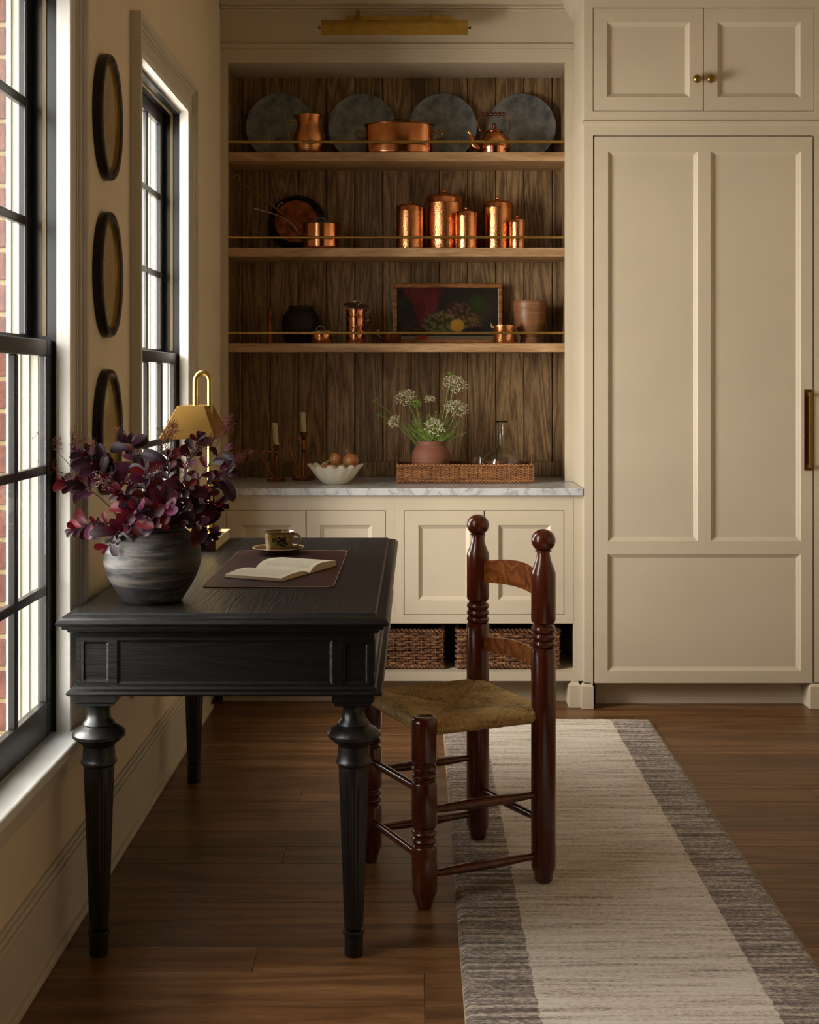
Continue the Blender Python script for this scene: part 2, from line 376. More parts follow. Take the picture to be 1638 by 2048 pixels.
# oval pictures
M['oframe'] = paint('black_lacquer_frame', (.008,.006,.005), .35)
M['gilt'] = metal('gilt_liner', (.26,.17,.045), .38, scale=50)
t = NT('foxed_drawing'); tc = t.n('ShaderNodeTexCoord'); sp = t.n('ShaderNodeSeparateXYZ'); t.link(tc.outputs['Object'], sp.inputs[0])
ln = t.ramp(t.math('ABSOLUTE', t.math('SUBTRACT', t.noise(t.coord((1,1,1), 9), 22, 3, .6, 1.5), .5)), [(0,(1,1,1)),(.035,(0,0,0))])
inr = t.math('MULTIPLY', t.math('LESS_THAN', t.math('ABSOLUTE', sp.outputs[2]), .07), t.math('LESS_THAN', t.math('ABSOLUTE', sp.outputs[1]), .045))
t.set(col=t.mix(t.math('MULTIPLY', t.math('MULTIPLY', ln, inr), .6), (.40,.32,.18), (.05,.04,.03)), rough=.3, spec=.3); M['draw'] = t.m
# still life painting (object coords: x -.24..24, z -.13..13)
t = NT('still_life_canvas'); tc = t.n('ShaderNodeTexCoord'); sp = t.n('ShaderNodeSeparateXYZ'); t.link(tc.outputs['Object'], sp.inputs[0]); xx, zz = sp.outputs[0], sp.outputs[2]
def ell(a, b, ra, rb, soft=.15):
    dx = t.math('DIVIDE', t.math('SUBTRACT', xx, a), ra); dz = t.math('DIVIDE', t.math('SUBTRACT', zz, b), rb)
    d = t.math('SQRT', t.math('ADD', t.math('MULTIPLY', dx, dx), t.math('MULTIPLY', dz, dz)))
    mr = t.n('ShaderNodeMapRange'); t.link(d, mr.inputs[0]); mr.inputs[1].default_value = 1-soft; mr.inputs[2].default_value = 1+soft; mr.inputs[3].default_value = 1; mr.inputs[4].default_value = 0
    return mr.outputs[0]
nz = t.noise(t.coord(), 9, 4, .6, .5)
col = t.ramp(nz, [(.3,(.010,.008,.006)),(.7,(.030,.025,.018))])
dq = t.math('ADD', t.math('ADD', t.math('ABSOLUTE', t.math('ADD', xx, .11)), t.math('MULTIPLY', t.math('SUBTRACT', .13, zz), .40)), t.math('MULTIPLY', t.math('SUBTRACT', t.noise(t.coord(), 16, 3), .5), .07))
mrd = t.n('ShaderNodeMapRange'); t.link(dq, mrd.inputs[0]); mrd.inputs[1].default_value = .085; mrd.inputs[2].default_value = .105; mrd.inputs[3].default_value = 1; mrd.inputs[4].default_value = 0
dr = mrd.outputs[0]
fold = t.noise(t.coord((14,1,4)), 1.0, 3, .5, 1.2)
col = t.mix(dr, col, t.ramp(fold, [(.3,(.035,.006,.008)),(.7,(.13,.02,.022))]))
vc = t.vor(t.coord((1,0,1)), 62); gsh = t.ramp(vc, [(0,(1.0,1.0,1.0)),(.75,(.18,.18,.18))])
for a, b, ra, rb, cc in [(.05,-.0,.06,.055,(.13,.06,.045)),(.07,-.035,.085,.05,(.15,.085,.035)),(-.03,-.045,.085,.05,(.15,.15,.055)),(-.02,-.02,.04,.035,(.17,.12,.04)),(.13,-.085,.06,.025,(.03,.02,.03)),(-.16,-.08,.06,.02,(.09,.055,.02))]:
    col = t.mix(ell(a,b,ra,rb), col, t.mix(1.0, cc, gsh, 'MULTIPLY'))
col = t.mix(ell(.14,.045,.03,.04,.5), col, (.025,.04,.008))
col = t.mix(t.math('LESS_THAN', zz, -.104), col, (.16,.12,.08))
col = t.mix(ell(.045,-.055,.032,.03,.12), col, t.ramp(nz, [(.3,(.22,.10,.015)),(.7,(.40,.22,.03))]))
col = t.mix(ell(-.12,-.112,.03,.012,.2), col, (.22,.03,.02))
t.set(col=col, rough=.5, spec=.15); M['paint'] = t.m
M['pframe'] = wood('brown_picture_frame', [(.17,.06,.018), (.30,.12,.036), (.42,.18,.06)], 'x', 2.0, .4, .1, 3)

# ================================================================== room shell
YB = 5.955; WX = -.872; YN = 5.655; YC = 5.295; YF = -2.6; XR = 2.3; ZC = 3.12
def S(name, mb, mat, **k): return tag(mb.build(name, mat, **k), kind='structure')
# floor: every oak plank its own part
fl = S('floor', MB().box(WX-.2, XR+.1, YF-.1, YB+.1, -.06, -.019), M['floor'])
pw = .132; row = 0; y = YF; cnt = 0
rnd = random.Random(3); pmesh = {}
while y < YB:
    x = WX - .01; first = True
    while x < XR:
        L = rnd.choice((.5,.9,1.3,1.7)) if first else (rnd.choice((1.7, 2.1)) if y > 2 else 2.5)
        first = False; L = min(L, max(.2, math.ceil((XR - x)*10)/10 + .1)) if x + L > XR else L
        if x + L > WX:
            key = L
            if key not in pmesh:
                e = .0005
                o = MB().loft(e, L-e, e, pw-e, [(0,-.02),(0,-.0008),(-.0008,0)]).build('plank', M['floor'], fl)
                pmesh[key] = o.data; o.location = (x, y, 0)
            else:
                o = bpy.data.objects.new('plank', pmesh[key]); C.objects.link(o); o.parent = fl; o.location = (x, y, 0)
            cnt += 1
        x += L
    y += pw
# left wall with its window openings
holes = [(a-.022, b+.022, .475, 2.402) for a, b in WIN]
side = lambda u, v, d: (WX - d, u, v)
S('wall_left', MB().cells(YF, YB+.1, 0, ZC, holes, 0, .146, side), M['wall'])
S('wall_back', MB().box(WX-.2, XR, YB+.02, YB+.12, 0, ZC), M['wall'])
S('wall_right', MB().box(XR, XR+.1, YF, YB+.1, 0, ZC), M['wallr'])
S('wall_front', MB().box(WX-.2, XR+.1, YF-.1, YF, 0, ZC), M['wallb'])
S('ceiling', MB().box(WX-.2, XR+.1, YF-.1, YB+.1, ZC, ZC+.08), M['ceil'])
# brick skin outside: mortar backing and single bricks beside the windows seen
bw = S('wall_outside', MB().cells(YF, YB+.4, -.3, 3.0, [(a-.012, b+.012, .40, 2.45) for a, b in WIN], .148, .246, side), M['mortar'])
bme = None
for (a, b) in ((WIN[0][1]+.006, WIN[1][0]-.006), (WIN[1][1]+.006, WIN[1][1]+.836)):
    for k in range(27):
        z = .42 + k*.08
        n = 4; L = (b-a)/n
        off = 0
        for i in range(n):
            if bme is None:
                o = MB().loft(0, L-.012, 0, .104, [(-.003,0),(0,.003),(0,.065),(-.003,.068)]).build('brick', M['brick'], bw); bme = o.data
                bme.transform(Matrix.Rotation(R(90), 4, 'Z')); 
            else:
                o = bpy.data.objects.new('brick', bme); C.objects.link(o); o.parent = bw
            o.location = (WX-.148, a + i*L, z)
            o.scale = (1, 1, 1)
S('ground_outside', MB().box(-9, WX-.26, -6, 12, -.4, -.32), M['ground'])

# ------------------------------------------------------------------ windows
def make_window(idx, y0, y1, visible=True):
    w = thing('window_%d' % idx, (WX, (y0+y1)/2, .50), kind='structure')
    ztop, zb = 2.38, .50
    def leg(a, b, c, d, outer):   # casing leg with backband on its outer side
        m = MB(); i_ = .004; m.box(WX+.0005, WX+.010, a+(i_ if outer != 'hi' else 0), b-(i_ if outer != 'lo' else 0), c, d-(i_ if outer == 'top' else 0))
        if outer == 'hi': m.box(WX, WX+.034, b-.020, b, c, d); m.box(WX, WX+.020, b-.034, b-.02, c, d); m.box(WX, WX+.014, b-.046, b-.034, c, d); m.box(WX, WX+.0135, a, a+.010, c, d)
        if outer == 'lo': m.box(WX, WX+.034, a, a+.020, c, d); m.box(WX, WX+.020, a+.02, a+.034, c, d); m.box(WX, WX+.014, a+.034, a+.046, c, d); m.box(WX, WX+.0135, b-.010, b, c, d)
        if outer == 'top': m.box(WX, WX+.0338, a+.0004, b-.0004, d-.020, d-.0002); m.box(WX, WX+.020, a+.02, b-.02, d-.034, d-.02); m.box(WX, WX+.014, a+.034, b-.034, d-.046, d-.034); m.box(WX, WX+.0135, a+.105, b-.105, c, c+.010)
        m.build('casing', M['white'], w, bevel=.0015)
    leg(y1+.003, y1+.115, zb, ztop, 'hi'); leg(y0-.115, y0-.003, zb, ztop, 'lo'); leg(y0-.115, y1+.115, ztop+.003, ztop+.115, 'top')
    # bring the two legs' backbands up to the head
    MB().box(WX, WX+.034, y1+.095, y1+.115, ztop, ztop+.0949).box(WX, WX+.034, y0-.115, y0-.095, ztop, ztop+.0949).build('backband', M['white'], w)
    # stool, apron
    MB().box(WX-.055, -.8215, y0-.155, y1+.155, zb-.028, zb).build('sill', M['sillp'], w, bevel=.006, seg=3)
    m = MB(); m.box(WX+.0005, WX+.012, y0-.115, y1+.115, zb-.10, zb-.028); m.box(WX+.001, WX+.022, y0-.115, y1+.115, zb-.045, zb-.028); m.build('apron', M['white'], w, bevel=.002)
    # pale reveal
    m = MB(); xr0, xr1 = WX-.020, WX+.0138
    m.box(xr0, xr1-.0002, y1, y1+.0215, zb, ztop); m.box(xr0, xr1-.0002, y0-.0215, y0, zb, ztop); m.box(xr0, xr1-.0002, y0-.0215, y1+.0215, ztop, ztop+.0215)
    m.build('reveal', M['jambw'], w)
    # black frame and cream outer jamb
    m = MB(); m.box(-.9225, -.8925, y1, y1+.0215, .475, ztop); m.box(-.9225, -.8925, y0-.0215, y0, .475, ztop); m.box(-.972, -.9225, y1, y1+.0215, 1.45, ztop); m.box(-.972, -.9225, y0-.0215, y0, 1.45, ztop); m.box(-.99, -.8925, y0-.0215, y1+.0215, ztop-.012, ztop+.0215)
    m.build('frame', M['black'], w)
    m = MB()
    m.box(-1.018, -.9725, y1+.004, y1+.0215, .475, ztop-.013); m.box(-1.018, -.9725, y0-.0215, y0-.004, .475, ztop-.013); m.box(-.9725, -.9228, y1+.004, y1+.0215, .475, 1.4495); m.box(-.9725, -.9228, y0-.0215, y0-.004, .475, 1.4495)
    for xx in (-.985, -1.008): m.box(xx-.004, xx+.004, y1-.002, y1+.006, .475, ztop-.013)
    for xx in (-.94, -.962): m.box(xx-.003, xx+.003, y1-.002, y1+.006, .475, 1.4495)
    m.box(-1.018, -.991, y0-.0215, y1+.0215, ztop-.012, ztop+.0215); m.box(-1.06, -.9405, y0-.0215, y1+.0215, .455, .489)
    m.build('outer_jamb', M['ext'], w)
    m = MB(); m.box(-.925, -.916, y1-.004, y1+.001, 1.48, ztop-.013); m.box(-.925, -.916, y0-.001, y0+.004, 1.48, ztop-.013); m.box(-.925, -.916, y0, y1, ztop-.016, ztop-.012)
    m.build('weatherstrip', M['track'], w)
    g0, g1 = y0+.06, y1-.05
    for nm, xa, xb, z0, z1, gz0, gz1, bars in (('lower_sash', -.921, -.900, zb, 1.47, .585, 1.43, (.858, 1.152)), ('upper_sash', -.9705, -.9505, 1.44, ztop-.013, 1.482, 2.32, (1.76, 2.05))):
        m = MB(); sf = lambda u, v, d: (xb - d, u, v)
        m.cells(y0+.001, y1-.001, z0+.001, z1, [(g0, g1, gz0, gz1)], 0, xb-xa, sf)
        sash = m.build('sash', M['black'], w, bevel=.003)
        cw = (g1-g0)/3; gx = xb-.005
        for k in (1, 2): MB().box(xa+.002, xb-.001, g0+k*cw-.011, g0+k*cw+.011, gz0, gz1).build('muntin', M['black'], sash, bevel=.003)
        for zz in bars: MB().box(xa+.002, xb-.0015, g0, g1, zz-.011, zz+.011).build('muntin', M['black'], sash, bevel=.003)
        zs = [gz0, *bars, gz1]
        for i in range(3):
            for k in range(3):
                MB().box(gx-.0015, gx+.0015, g0+k*cw+.0005, g0+(k+1)*cw-.0005, zs[i]+.0005, zs[i+1]-.0005).build('pane', M['glass'], sash)
for i, (a, b) in enumerate(WIN): make_window(i+1, a, b)

# baseboard
m = MB(); m.box(WX, WX+.014, YF, 5.30, 0, .178); m.box(WX, WX+.019, YF, 5.30, .176, .190); m.box(WX, WX+.013, YF, 5.30, .190, .203); m.box(WX, WX+.008, YF, 5.30, .203, .215); m.box(WX, WX+.026, YF, 5.30, 0, .020)
S('baseboard_left', m, M['white'], bevel=.003)

# ================================================================== shelving niche
sN = FPX/YN
n_ = thing('shelving_niche', (-.1, YN, .917), 'tall recessed shelving niche with brown oak boards, three oak shelves and brass rails', 'shelving')
XL, XRN, XFR, XFL = -.862, .680, .6606, -.840
zt = 2.78; zct = .9175
nm_ = MB(); nm_.cells(-.871, .6965, zct+.0005, 3.119, [(XFL, XFR, zct, zt)], 0, .022, front(YN))
nm_.box(-.8715, XL, YN+.022, YB, zct+.0005, zt+.01); nm_.box(XRN, .6965, YN+.022, YB, zct+.0005, zt+.01); 
nm_.build('face_frame', M['cab'], n_, bevel=.0012)
MB().box(XL, XRN, YN+.0225, YB-.001, zt, zt+.02).build('top_panel', M['cab'], n_)
MB().box(XFR+.0122, XRN-.0002, YN+.0225, YB-.0142, zct+.001, zt-.0005).build('side_panel', M['board'], n_)
MB().box(XL+.0002, XFL-.012, YN+.0225, YB-.0142, zct+.001, zt-.0005).build('side_panel', M['board'], n_)
# bead, frieze panel line, crown
m = MB(); m.box(-.8705, .696, YN-.010, YN+.001, 2.842, 2.862); m.box(-.8705, .696, YN-.005, YN+.001, 2.834, 2.842)
m.build('bead', M['cab'], n_, bevel=.002)
m = MB()
for (d, z0, z1) in ((.008, 3.006, 3.018), (.018, 3.018, 3.03), (.045, 3.03, 3.07), (.07, 3.07, 3.119)): m.box(-.8705, .696-.0, YN-d, YN+.001, z0, z1)
m.build('crown', M['cab'], n_, bevel=.003)
# back boards
b0 = X(483.4, YB-.012); bwid = 56.5*(YB-.012)/FPX
bd0 = None
edges = [XL] + [b0 + bwid*k for k in range(12)] + [XRN]
for a, b in zip(edges, edges[1:]):
    if b - a < .01: continue
    e = .0017
    m = MB(); m.add([(a+e, YB-.014+.003, 0), (a+e+.003, YB-.014, 0), (b-e-.003, YB-.014, 0), (b-e, YB-.014+.003, 0), (b-e, YB-.001, 0), (a+e, YB-.001, 0)], [])
    base = [(p[0], p[1], z) for z in (.989, zt-.0005) for p in m.v]; m.v = []
    m.add(base, [(0,1,2,3,4,5), (11,10,9,8,7,6)] + [(k, (k+1)%6, 6+(k+1)%6, 6+k) for k in range(6)])
    m.build('board', M['board'], n_)
MB().box(XL, XRN, YB-.024, YB-.001, zct+.0005, .988).build('bottom_rail', M['shelf'], n_, bevel=.002).data.materials[0] = M['board']
for zs in (2.384, 1.9585, 1.533):
    MB().box(XL+.001, XRN-.001, YN+.012, YB-.0145, zs-.040, zs).build('shelf', M['shelf'], n_, bevel=.0015)
    zr = zs + .045; yr = YN+.014
    r = MB().tube([(XFL-.012, yr, zr), (XFR+.015, yr, zr)], .0058, 12).build('rail', M['brassb'], n_, smooth=40)
    for xx in (XFL-.004, XFR+.004):
        pass

# ================================================================== tall cabinet hiding the fridge
tcb = thing('tall_cabinet', (1.22, YC, 0), 'tall taupe panelled cabinet with small doors above one large door', 'cabinet')
xs0, xs1 = .697, 1.80
m = MB()
hl = [(X(1185.5,YC), X(1628.5,YC), Z(222.5,YC), Z(15.5,YC)), (X(1186,YC), X(1627.5,YC), .10, Z(270.5,YC))]
m.cells(xs0, xs1, .105, 2.975, hl, 0, .022, front(YC))
m.box(xs0, xs0+.02, YC+.022, YB, 0.105, 3.119); m.box(xs1-.02, xs1, YC+.022, YB, .105, 3.119); m.box(xs0, xs1, YC+.03, YB, 2.97, 3.119)
m.box(xs0+.02, xs1-.02, YC+.06, YC+.07, .10, 2.96)
m.box(xs0+.02, xs1-.02, YC+.0225, YC+.06, Z(270.5,YC)+.002, Z(222.5,YC)-.002)
m.build('carcass', M['cab'], tcb)
# ledge moulding wraps front and side
m = MB(); m.loft(xs0, xs1, YC, YN-.001-YC+YC, [(0, Z(250,YC)-.004), (.004, Z(250,YC)), (.010, Z(248,YC)), (.010, Z(243,YC)), (.003, Z(241,YC)), (0, Z(240,YC))], cap=False)
m.build('ledge', M['cab'], tcb)
m = MB(); m.loft(xs0, xs1, YC, YN-.012, [(0, 2.952), (.006, 2.955), (.006, 2.966), (.016, 2.972), (.020, 2.99), (.042, 3.02), (.065, 3.06), (.072, 3.09), (.085, 3.10), (.085, 3.118)], cap=False)
m.build('crown', M['cab'], tcb)
def knob(parent, x, y, z, r=.0178):
    prof = [(.0001,-.034),(r*.5,-.033),(r*.86,-.028),(r,-.021),(r*.9,-.014),(r*.55,-.010),(.0065,-.008),(.0065,-.002),(.010,0)]
    Mx = Matrix(((1,0,0),(0,0,1),(0,1,0)))
    mb = MB(); vs = []
    mb.lathe(prof, (0,0,0), 20)
    mb.v = [(x+a, y+c, z+b) for a, b, c in mb.v]
    mb.build('knob', M['abrass'], parent, smooth=50)
for (a, b, ha, hb, kx) in ((1187, 1406, 1214, 1379, 1394.5), (1408, 1627.5, 1435, 1601, 1422)):
    d = panelled('upper_door', M['cab'], tcb, X(a,YC), X(b,YC), Z(221.5,YC), Z(17,YC), [(X(ha,YC), X(hb,YC), Z(194,YC), Z(44,YC))], front(YC+.001))
    knob(d, X(kx, YC-.02), YC+.001, Z(157.5, YC-.02))
dr = panelled('large_door', M['cab'], tcb, X(1189,YC), X(1625,YC), Z(1366,YC), Z(274,YC),
    [(X(1216,YC), X(1395,YC), Z(1082,YC), Z(303,YC)), (X(1421,YC), X(1601,YC), Z(1082,YC), Z(303,YC)), (X(1215,YC), X(1601,YC), Z(1342,YC), Z(1108,YC))], front(YC-.002), th=.03)
hx = X(1615.5, YC); hz0, hz1 = Z(941,YC), Z(779,YC)
m = MB(); m.box(hx-.016, hx+.016, YC-.006, YC-.0021, hz0, hz1)
hdl = m.build('handle', M['dbrass'], dr, bevel=.001)
m = MB(); m.box(hx-.006, hx+.008, YC-.043, YC-.030, hz0+.012, hz1-.012)
m.box(hx-.006, hx+.008, YC-.031, YC-.006, hz0+.012, hz0+.026); m.box(hx-.006, hx+.008, YC-.031, YC-.006, hz1-.026, hz1-.012)
m.build('grip_bar', M['abrass'], hdl, bevel=.0015)
MB().box(xs0+.06, xs1-.06, 5.38, 5.40, 0.0005, .10).build('toe_kick', M['cab'], tcb)
def foot(par, x0, x1, y0, y1):
    MB().loft(x0, x1, y0, y1, [(0, .0005), (0, .094), (-.010, .104), (-.010, .1095)]).build('foot', M['cab'], par, bevel=.001)
foot(tcb, .687, .7368, YC-.010, YC+.13); foot(tcb, X(1617.5,5.30), 1.80, YC-.010, YC+.13)

# ================================================================== base cabinet, counter
YK = 5.318
bc = thing('base_cabinet', (-.08, YK, 0), 'long taupe base cabinet with four panelled doors above an open basket shelf', 'cabinet')
xa, xb = -.8455, .6962
dz0, dz1 = Z(1229,YK), Z(1021,YK)
doors = [(453,611.5,481.5,583.5),(612.5,771,640,743.5),(808.5,968,837,939.5),(969,1128,997,1101)]
m = MB(); m.cells(xa, xb, .110, .8865, [(X(452.5,YK), X(771.7,YK), dz0-.001, dz1+.001), (X(807.8,YK), X(1128.7,YK), dz0-.001, dz1+.001), (-.81, .656, .148, .3507)], 0, .02, front(YK))
m.box(xa, xa+.018, YK+.02, YB, .11, .8865); m.box(xb-.018, xb, YK+.02, YB, .11, .8865)
m.box(-.827, .678, YK+.02, YB-.02, .1285, .148); m.box(-.827, .678, YK+.02, YB-.02, .351, .37)
m.box(-.827, .678, YB-.025, YB-.015, .12, .8865)
m.box(xa+.018, xb-.018, YK+.045, YK+.05, .38, .88)
m.build('carcass', M['cab'], bc)
for q in (788.3, 1147): MB().box(X(q,YK)-.0005, X(q,YK)+.0005, YK-.0004, YK+.01, .352, .8865).build('joint_line', M['track'], bc)
for a, b, c, d in doors:
    panelled('door', M['cab'], bc, X(a,YK)+.0012, X(b,YK)-.0012, dz0+.0012, dz1-.0012, [(X(c,YK), X(d,YK), Z(1200.5,YK), Z(1050,YK))], front(YK+.0008), sw=.0165)
MB().box(xa+.02, xb-.06, 5.425, 5.44, .0005, .125).build('toe_kick', M['cab'], bc)
foot(bc, X(1137.5,YK), .6865, YK-.010, YK+.12)
tag(MB().box(WX+.0005, .6935, YC, YB-.001, .888, .917).build('countertop', M['marble'], loc=(-.1, YC, .888), bevel=.002), 'pale grey veined marble countertop over the base cabinet', 'countertop')

# wicker weave
def weave(m, x0, x1, y0, y1, z0, z1, rows, pitch, r, amp, rs, flare=0):
    per = [(x0,y0),(x1,y0),(x1,y1),(x0,y1)]
    for j in range(rows):
        z = z0 + (j+.5)*(z1-z0)/rows
        e = flare*(z-z0)/(z1-z0)
        pts = []
        for k in range(4):
            (ax, ay), (bx, by) = per[k], per[(k+1)%4]
            L = math.hypot(bx-ax, by-ay); n = max(2, int(round(L/pitch)))
            nx, ny = (by-ay)/L, -(bx-ax)/L
            for i in range(n):
                t_ = i/n; s = 1 if (i + j + (k)) % 2 else -1
                if i == 0: s = 0
                pts.append((ax+(bx-ax)*t_ + nx*(s*amp+e) + rs.uniform(-.0006,.0006), ay+(by-ay)*t_ + ny*(s*amp+e), z + rs.uniform(-1,1)*r*.35))
        pts.append(pts[0])
        m.tube(pts, r*rs.uniform(.85,1.1), 6)
def stakes(m, x0, x1, y0, y1, z0, z1, pitch, r):
    per = [(x0,y0),(x1,y0),(x1,y1),(x0,y1)]
    for k in range(4):
        (ax, ay), (bx, by) = per[k], per[(k+1)%4]; L = math.hypot(bx-ax, by-ay); n = max(2, int(round(L/pitch)))
        for i in range(n):
            t_ = i/n; m.tube([(ax+(bx-ax)*t_, ay+(by-ay)*t_, z0), (ax+(bx-ax)*t_, ay+(by-ay)*t_, z1)], r, 6)
def braid(m, x0, x1, y0, y1, z, r, rs, step=.008):
    for ph in (0, PI):
        pts = []; s = 0
        per = [(x0,y0),(x1,y0),(x1,y1),(x0,y1),(x0,y0)]
        for (ax, ay), (bx, by) in zip(per, per[1:]):
            L = math.hypot(bx-ax, by-ay); n = int(L/(step/2)); nx, ny = (by-ay)/L, -(bx-ax)/L
            for i in range(n):
                t_ = i/n; a = ph + (s+L*t_)/step*1.6
                pts.append((ax+(bx-ax)*t_+nx*math.sin(a)*r, ay+(by-ay)*t_+ny*math.sin(a)*r, z+math.cos(a)*r))
            s += L
        m.tube(pts, r*.95, 5)
rs = random.Random(5)
for (pa, pb, lab) in ((700, 889, 'dark brown wicker basket on the low open shelf, nearer the desk'), (912, 1121, 'dark brown wicker basket on the low open shelf, behind the chair back')):
    y0 = YK+.045; x0, x1 = X(pa, y0)+.008, X(pb, y0)-.008; z0, z1 = .1485, .3145
    bk = thing('wicker_basket', ((x0+x1)/2, y0+.15, z0), lab, 'basket', 'baskets on the open shelf')
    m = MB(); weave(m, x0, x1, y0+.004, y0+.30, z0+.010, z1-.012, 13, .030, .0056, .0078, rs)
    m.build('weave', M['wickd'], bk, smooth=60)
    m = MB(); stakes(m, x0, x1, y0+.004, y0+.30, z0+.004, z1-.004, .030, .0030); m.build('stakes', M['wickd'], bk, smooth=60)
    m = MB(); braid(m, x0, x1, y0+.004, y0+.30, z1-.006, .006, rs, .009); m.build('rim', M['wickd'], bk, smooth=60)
    m = MB(); braid(m, x0, x1, y0+.004, y0+.30, z0+.0125, .006, rs, .009); m.box(x0+.003, x1-.003, y0+.008, y0+.296, z0+.002, z0+.008); m.build('base', M['wickd'], bk, smooth=60)

# ================================================================== picture light
Yp = 5.53
pl = thing('picture_light', (X(788,Yp), YN, Z(57,Yp)), 'long brass picture light mounted above the niche', 'wall light')
x0, x1 = X(643,Yp), X(935,Yp); zt_, zb_ = Z(41,Yp), Z(74,Yp); zc_ = (zt_+zb_)/2+.002; rr = (zt_-zb_)/2
m = MB(); arc = []
for k in range(15):
    a = R(200 - 215*k/14) ; arc.append((math.cos(a), math.sin(a)))
vs = []
for x in (x0, x1):
    for s_ in (1, .93):
        for ca, sa in arc: vs.append((x, Yp - ca*rr*s_, zc_ + sa*rr*s_ - .0))
n = 15; fs = []
for k in range(n-1): fs += [(k, k+1, 2*n+k+1, 2*n+k), (n+k, 3*n+k, 3*n+k+1, n+k+1), (k, n+k, n+k+1, k+1), (2*n+k, 2*n+k+1, 3*n+k+1, 3*n+k)]
fs += [(0, 2*n, 3*n, n), (n-1, 2*n-1, 4*n-1, 3*n-1)]
m.add(vs, fs); m.box(x0, x1, Yp-rr*.97, Yp-rr*.90, zb_, zc_+.002)
shade = m.build('shade', M['brass'], pl, smooth=40)
for x in (x0, x1):
    m = MB()
    pts = [(x, Yp - math.cos(R(180-k*12))*rr*.94, zc_+max(math.sin(R(180-k*12)),0)*rr*.94) for k in range(16)]
    q = [(p[0]+s*.001, p[1], p[2]) for s in (-1,1) for p in pts]
    m.add(q, [tuple(range(16)), tuple(reversed(range(16,32)))] + [(k, (k+1)%16, 16+(k+1)%16, 16+k) for k in range(16)])
    m.build('end_cap', M['brass'], shade)
for x, s in ((x0,-1), (x1,1)):
    mb = MB().lathe([(.0035,0),(.0035,.006),(.008,.008),(.009,.012),(.004,.015),(.0001,.0165)], (0,0,0), 14)
    mb.v = [(x+s*c, Yp+a, zc_+.002+b) for a, b, c in mb.v]; mb.build('finial', M['abrass'], pl, smooth=50)
MB().box(X(693,YN), X(905,YN), YN-.016, YN-.0005, Z(41.5,YN-.016), Z(31,YN-.016)).build('backplate', M['brass'], pl, bevel=.002)
for px in (715, 864):
    xx = X(px, Yp+.03)
    MB().tube([(xx, YN-.012, Z(37,YN)), (xx, YN-.045, Z(24,YN-.04)), (xx, YN-.075, Z(22,YN-.07)), (xx, Yp+.02, Z(28,Yp)), (xx, Yp, zc_+rr*.9)], [.007,.008,.008,.008,.007], 10, flat=.5).build('arm', M['brass'], pl, smooth=50)

# ================================================================== shelf 1
def lid_handle(px, py, Y, w, h, r=.003, mat='tin'):  # small loop
    pts = [(X(px,Y)+w*math.cos(a), Y, Z(py,Y)+h*math.sin(a)) for a in [R(180-k*18) for k in range(11)]]
    return MB().tube(pts, r, 8)
z1s = 2.384
labs = ['mottled grey steel round tray leaning at the dark left end of the top shelf', 'mottled grey steel round tray leaning between the copper jug and the lidded pot',
        'mottled grey steel round tray leaning right behind the lidded copper pot', 'mottled grey steel round tray leaning behind the copper kettle']
for px, lb in zip((560, 724.5, 886, 1043.5), labs):
    r = .157; Y = 5.905
    m = MB().lathe([(.0001,.004),(r*.90,.004),(r*.965,.0055),(r,.009),(r,.012),(r*.96,.0105),(r*.9,.009),(.0001,.009)], (0,0,0), 72)
    cen = Vector((X(px,Y), Y, z1s + r*math.cos(R(6)) + .0008))
    Mx = Matrix.Rotation(R(90-6), 3, 'X')
    m.v = [tuple(Mx @ Vector(p) + cen) for p in m.v]
    tag(m.build('round_tray', M['steel'], loc=(cen.x, cen.y, z1s), smooth=35), lb, 'tray', 'steel trays on the top shelf')
# jug
Y = 5.775; cx = X(619,Y)
jug = thing('copper_jug', (cx, Y, z1s), 'hammered copper jug with a brass scroll handle on the top shelf', 'jug')
def spout(r, z, a):
    k = max(0, (z-.165)/.02); d = max(0, math.cos(a-PI))**6
    return r + k*d*.018, z + k*d*.006
MB().lathe([(.0001,0),(.054,0),(.057,.004),(.062,.02),(.071,.05),(.073,.072),(.068,.10),(.058,.128),(.055,.145),(.058,.165),(.064,.182),(.062,.183),(.056,.166),(.052,.145),(.05,.10),(.0001,.06)], (cx,Y,z1s+.0005), 48, fn=lambda r,z,a: (r + (max(0,(z-.165)/.018)*.014*max(0,math.cos(a-PI))**8), z)).build('body', M['hcopper'], jug, smooth=50)
s_ = FPX/Y
pts = [(594,246),(587,242),(579,243),(575,252),(575.5,265),(579,277),(584,286),(588,288)]
MB().tube([(X(a,Y), Y-.02, Z(b,Y)) for a, b in pts], [.004,.006,.005,.004,.004,.004,.006,.004], 8).build('handle', M['abrass'], jug, smooth=50)
# oval pot
Y = 5.765; cx = X(798.5,Y); rx = 68*Y/FPX; ry = .088; zt1 = Z(253,Y)-z1s
pot = thing('oval_copper_pot', (cx, Y, z1s), 'large oval lidded copper pot with brass ear handles in the middle of the top shelf', 'pot')
m = MB().lathe([(.0001,0),(.95,0),(.985,.004),(1,.012),(1,zt1)], (0,0,0), 72, cap=True); m.v = [(cx+a*rx, Y+b*ry, z1s+.0005+c) for a,b,c in m.v]
m.build('body', M['copper'], pot, smooth=50)
m = MB().lathe([(1.015,zt1),(1.03,zt1+.002),(1.03,zt1+.006),(.98,zt1+.009),(.6,zt1+.016),(.0001,zt1+.019)], (0,0,0), 72); m.v = [(cx+a*rx, Y+b*ry, z1s+.0005+c) for a,b,c in m.v]
lid = m.build('lid', M['dcopper'], pot, smooth=50)
pts = [(782,248),(783,242),(787,238.5),(797,237.5),(807,238.5),(812,242),(814,248)]
MB().tube([(X(a,Y), Y, Z(b,Y)) for a,b in pts], .0045, 8, flat=.8).build('lid_handle', M['tin'], lid, smooth=50)
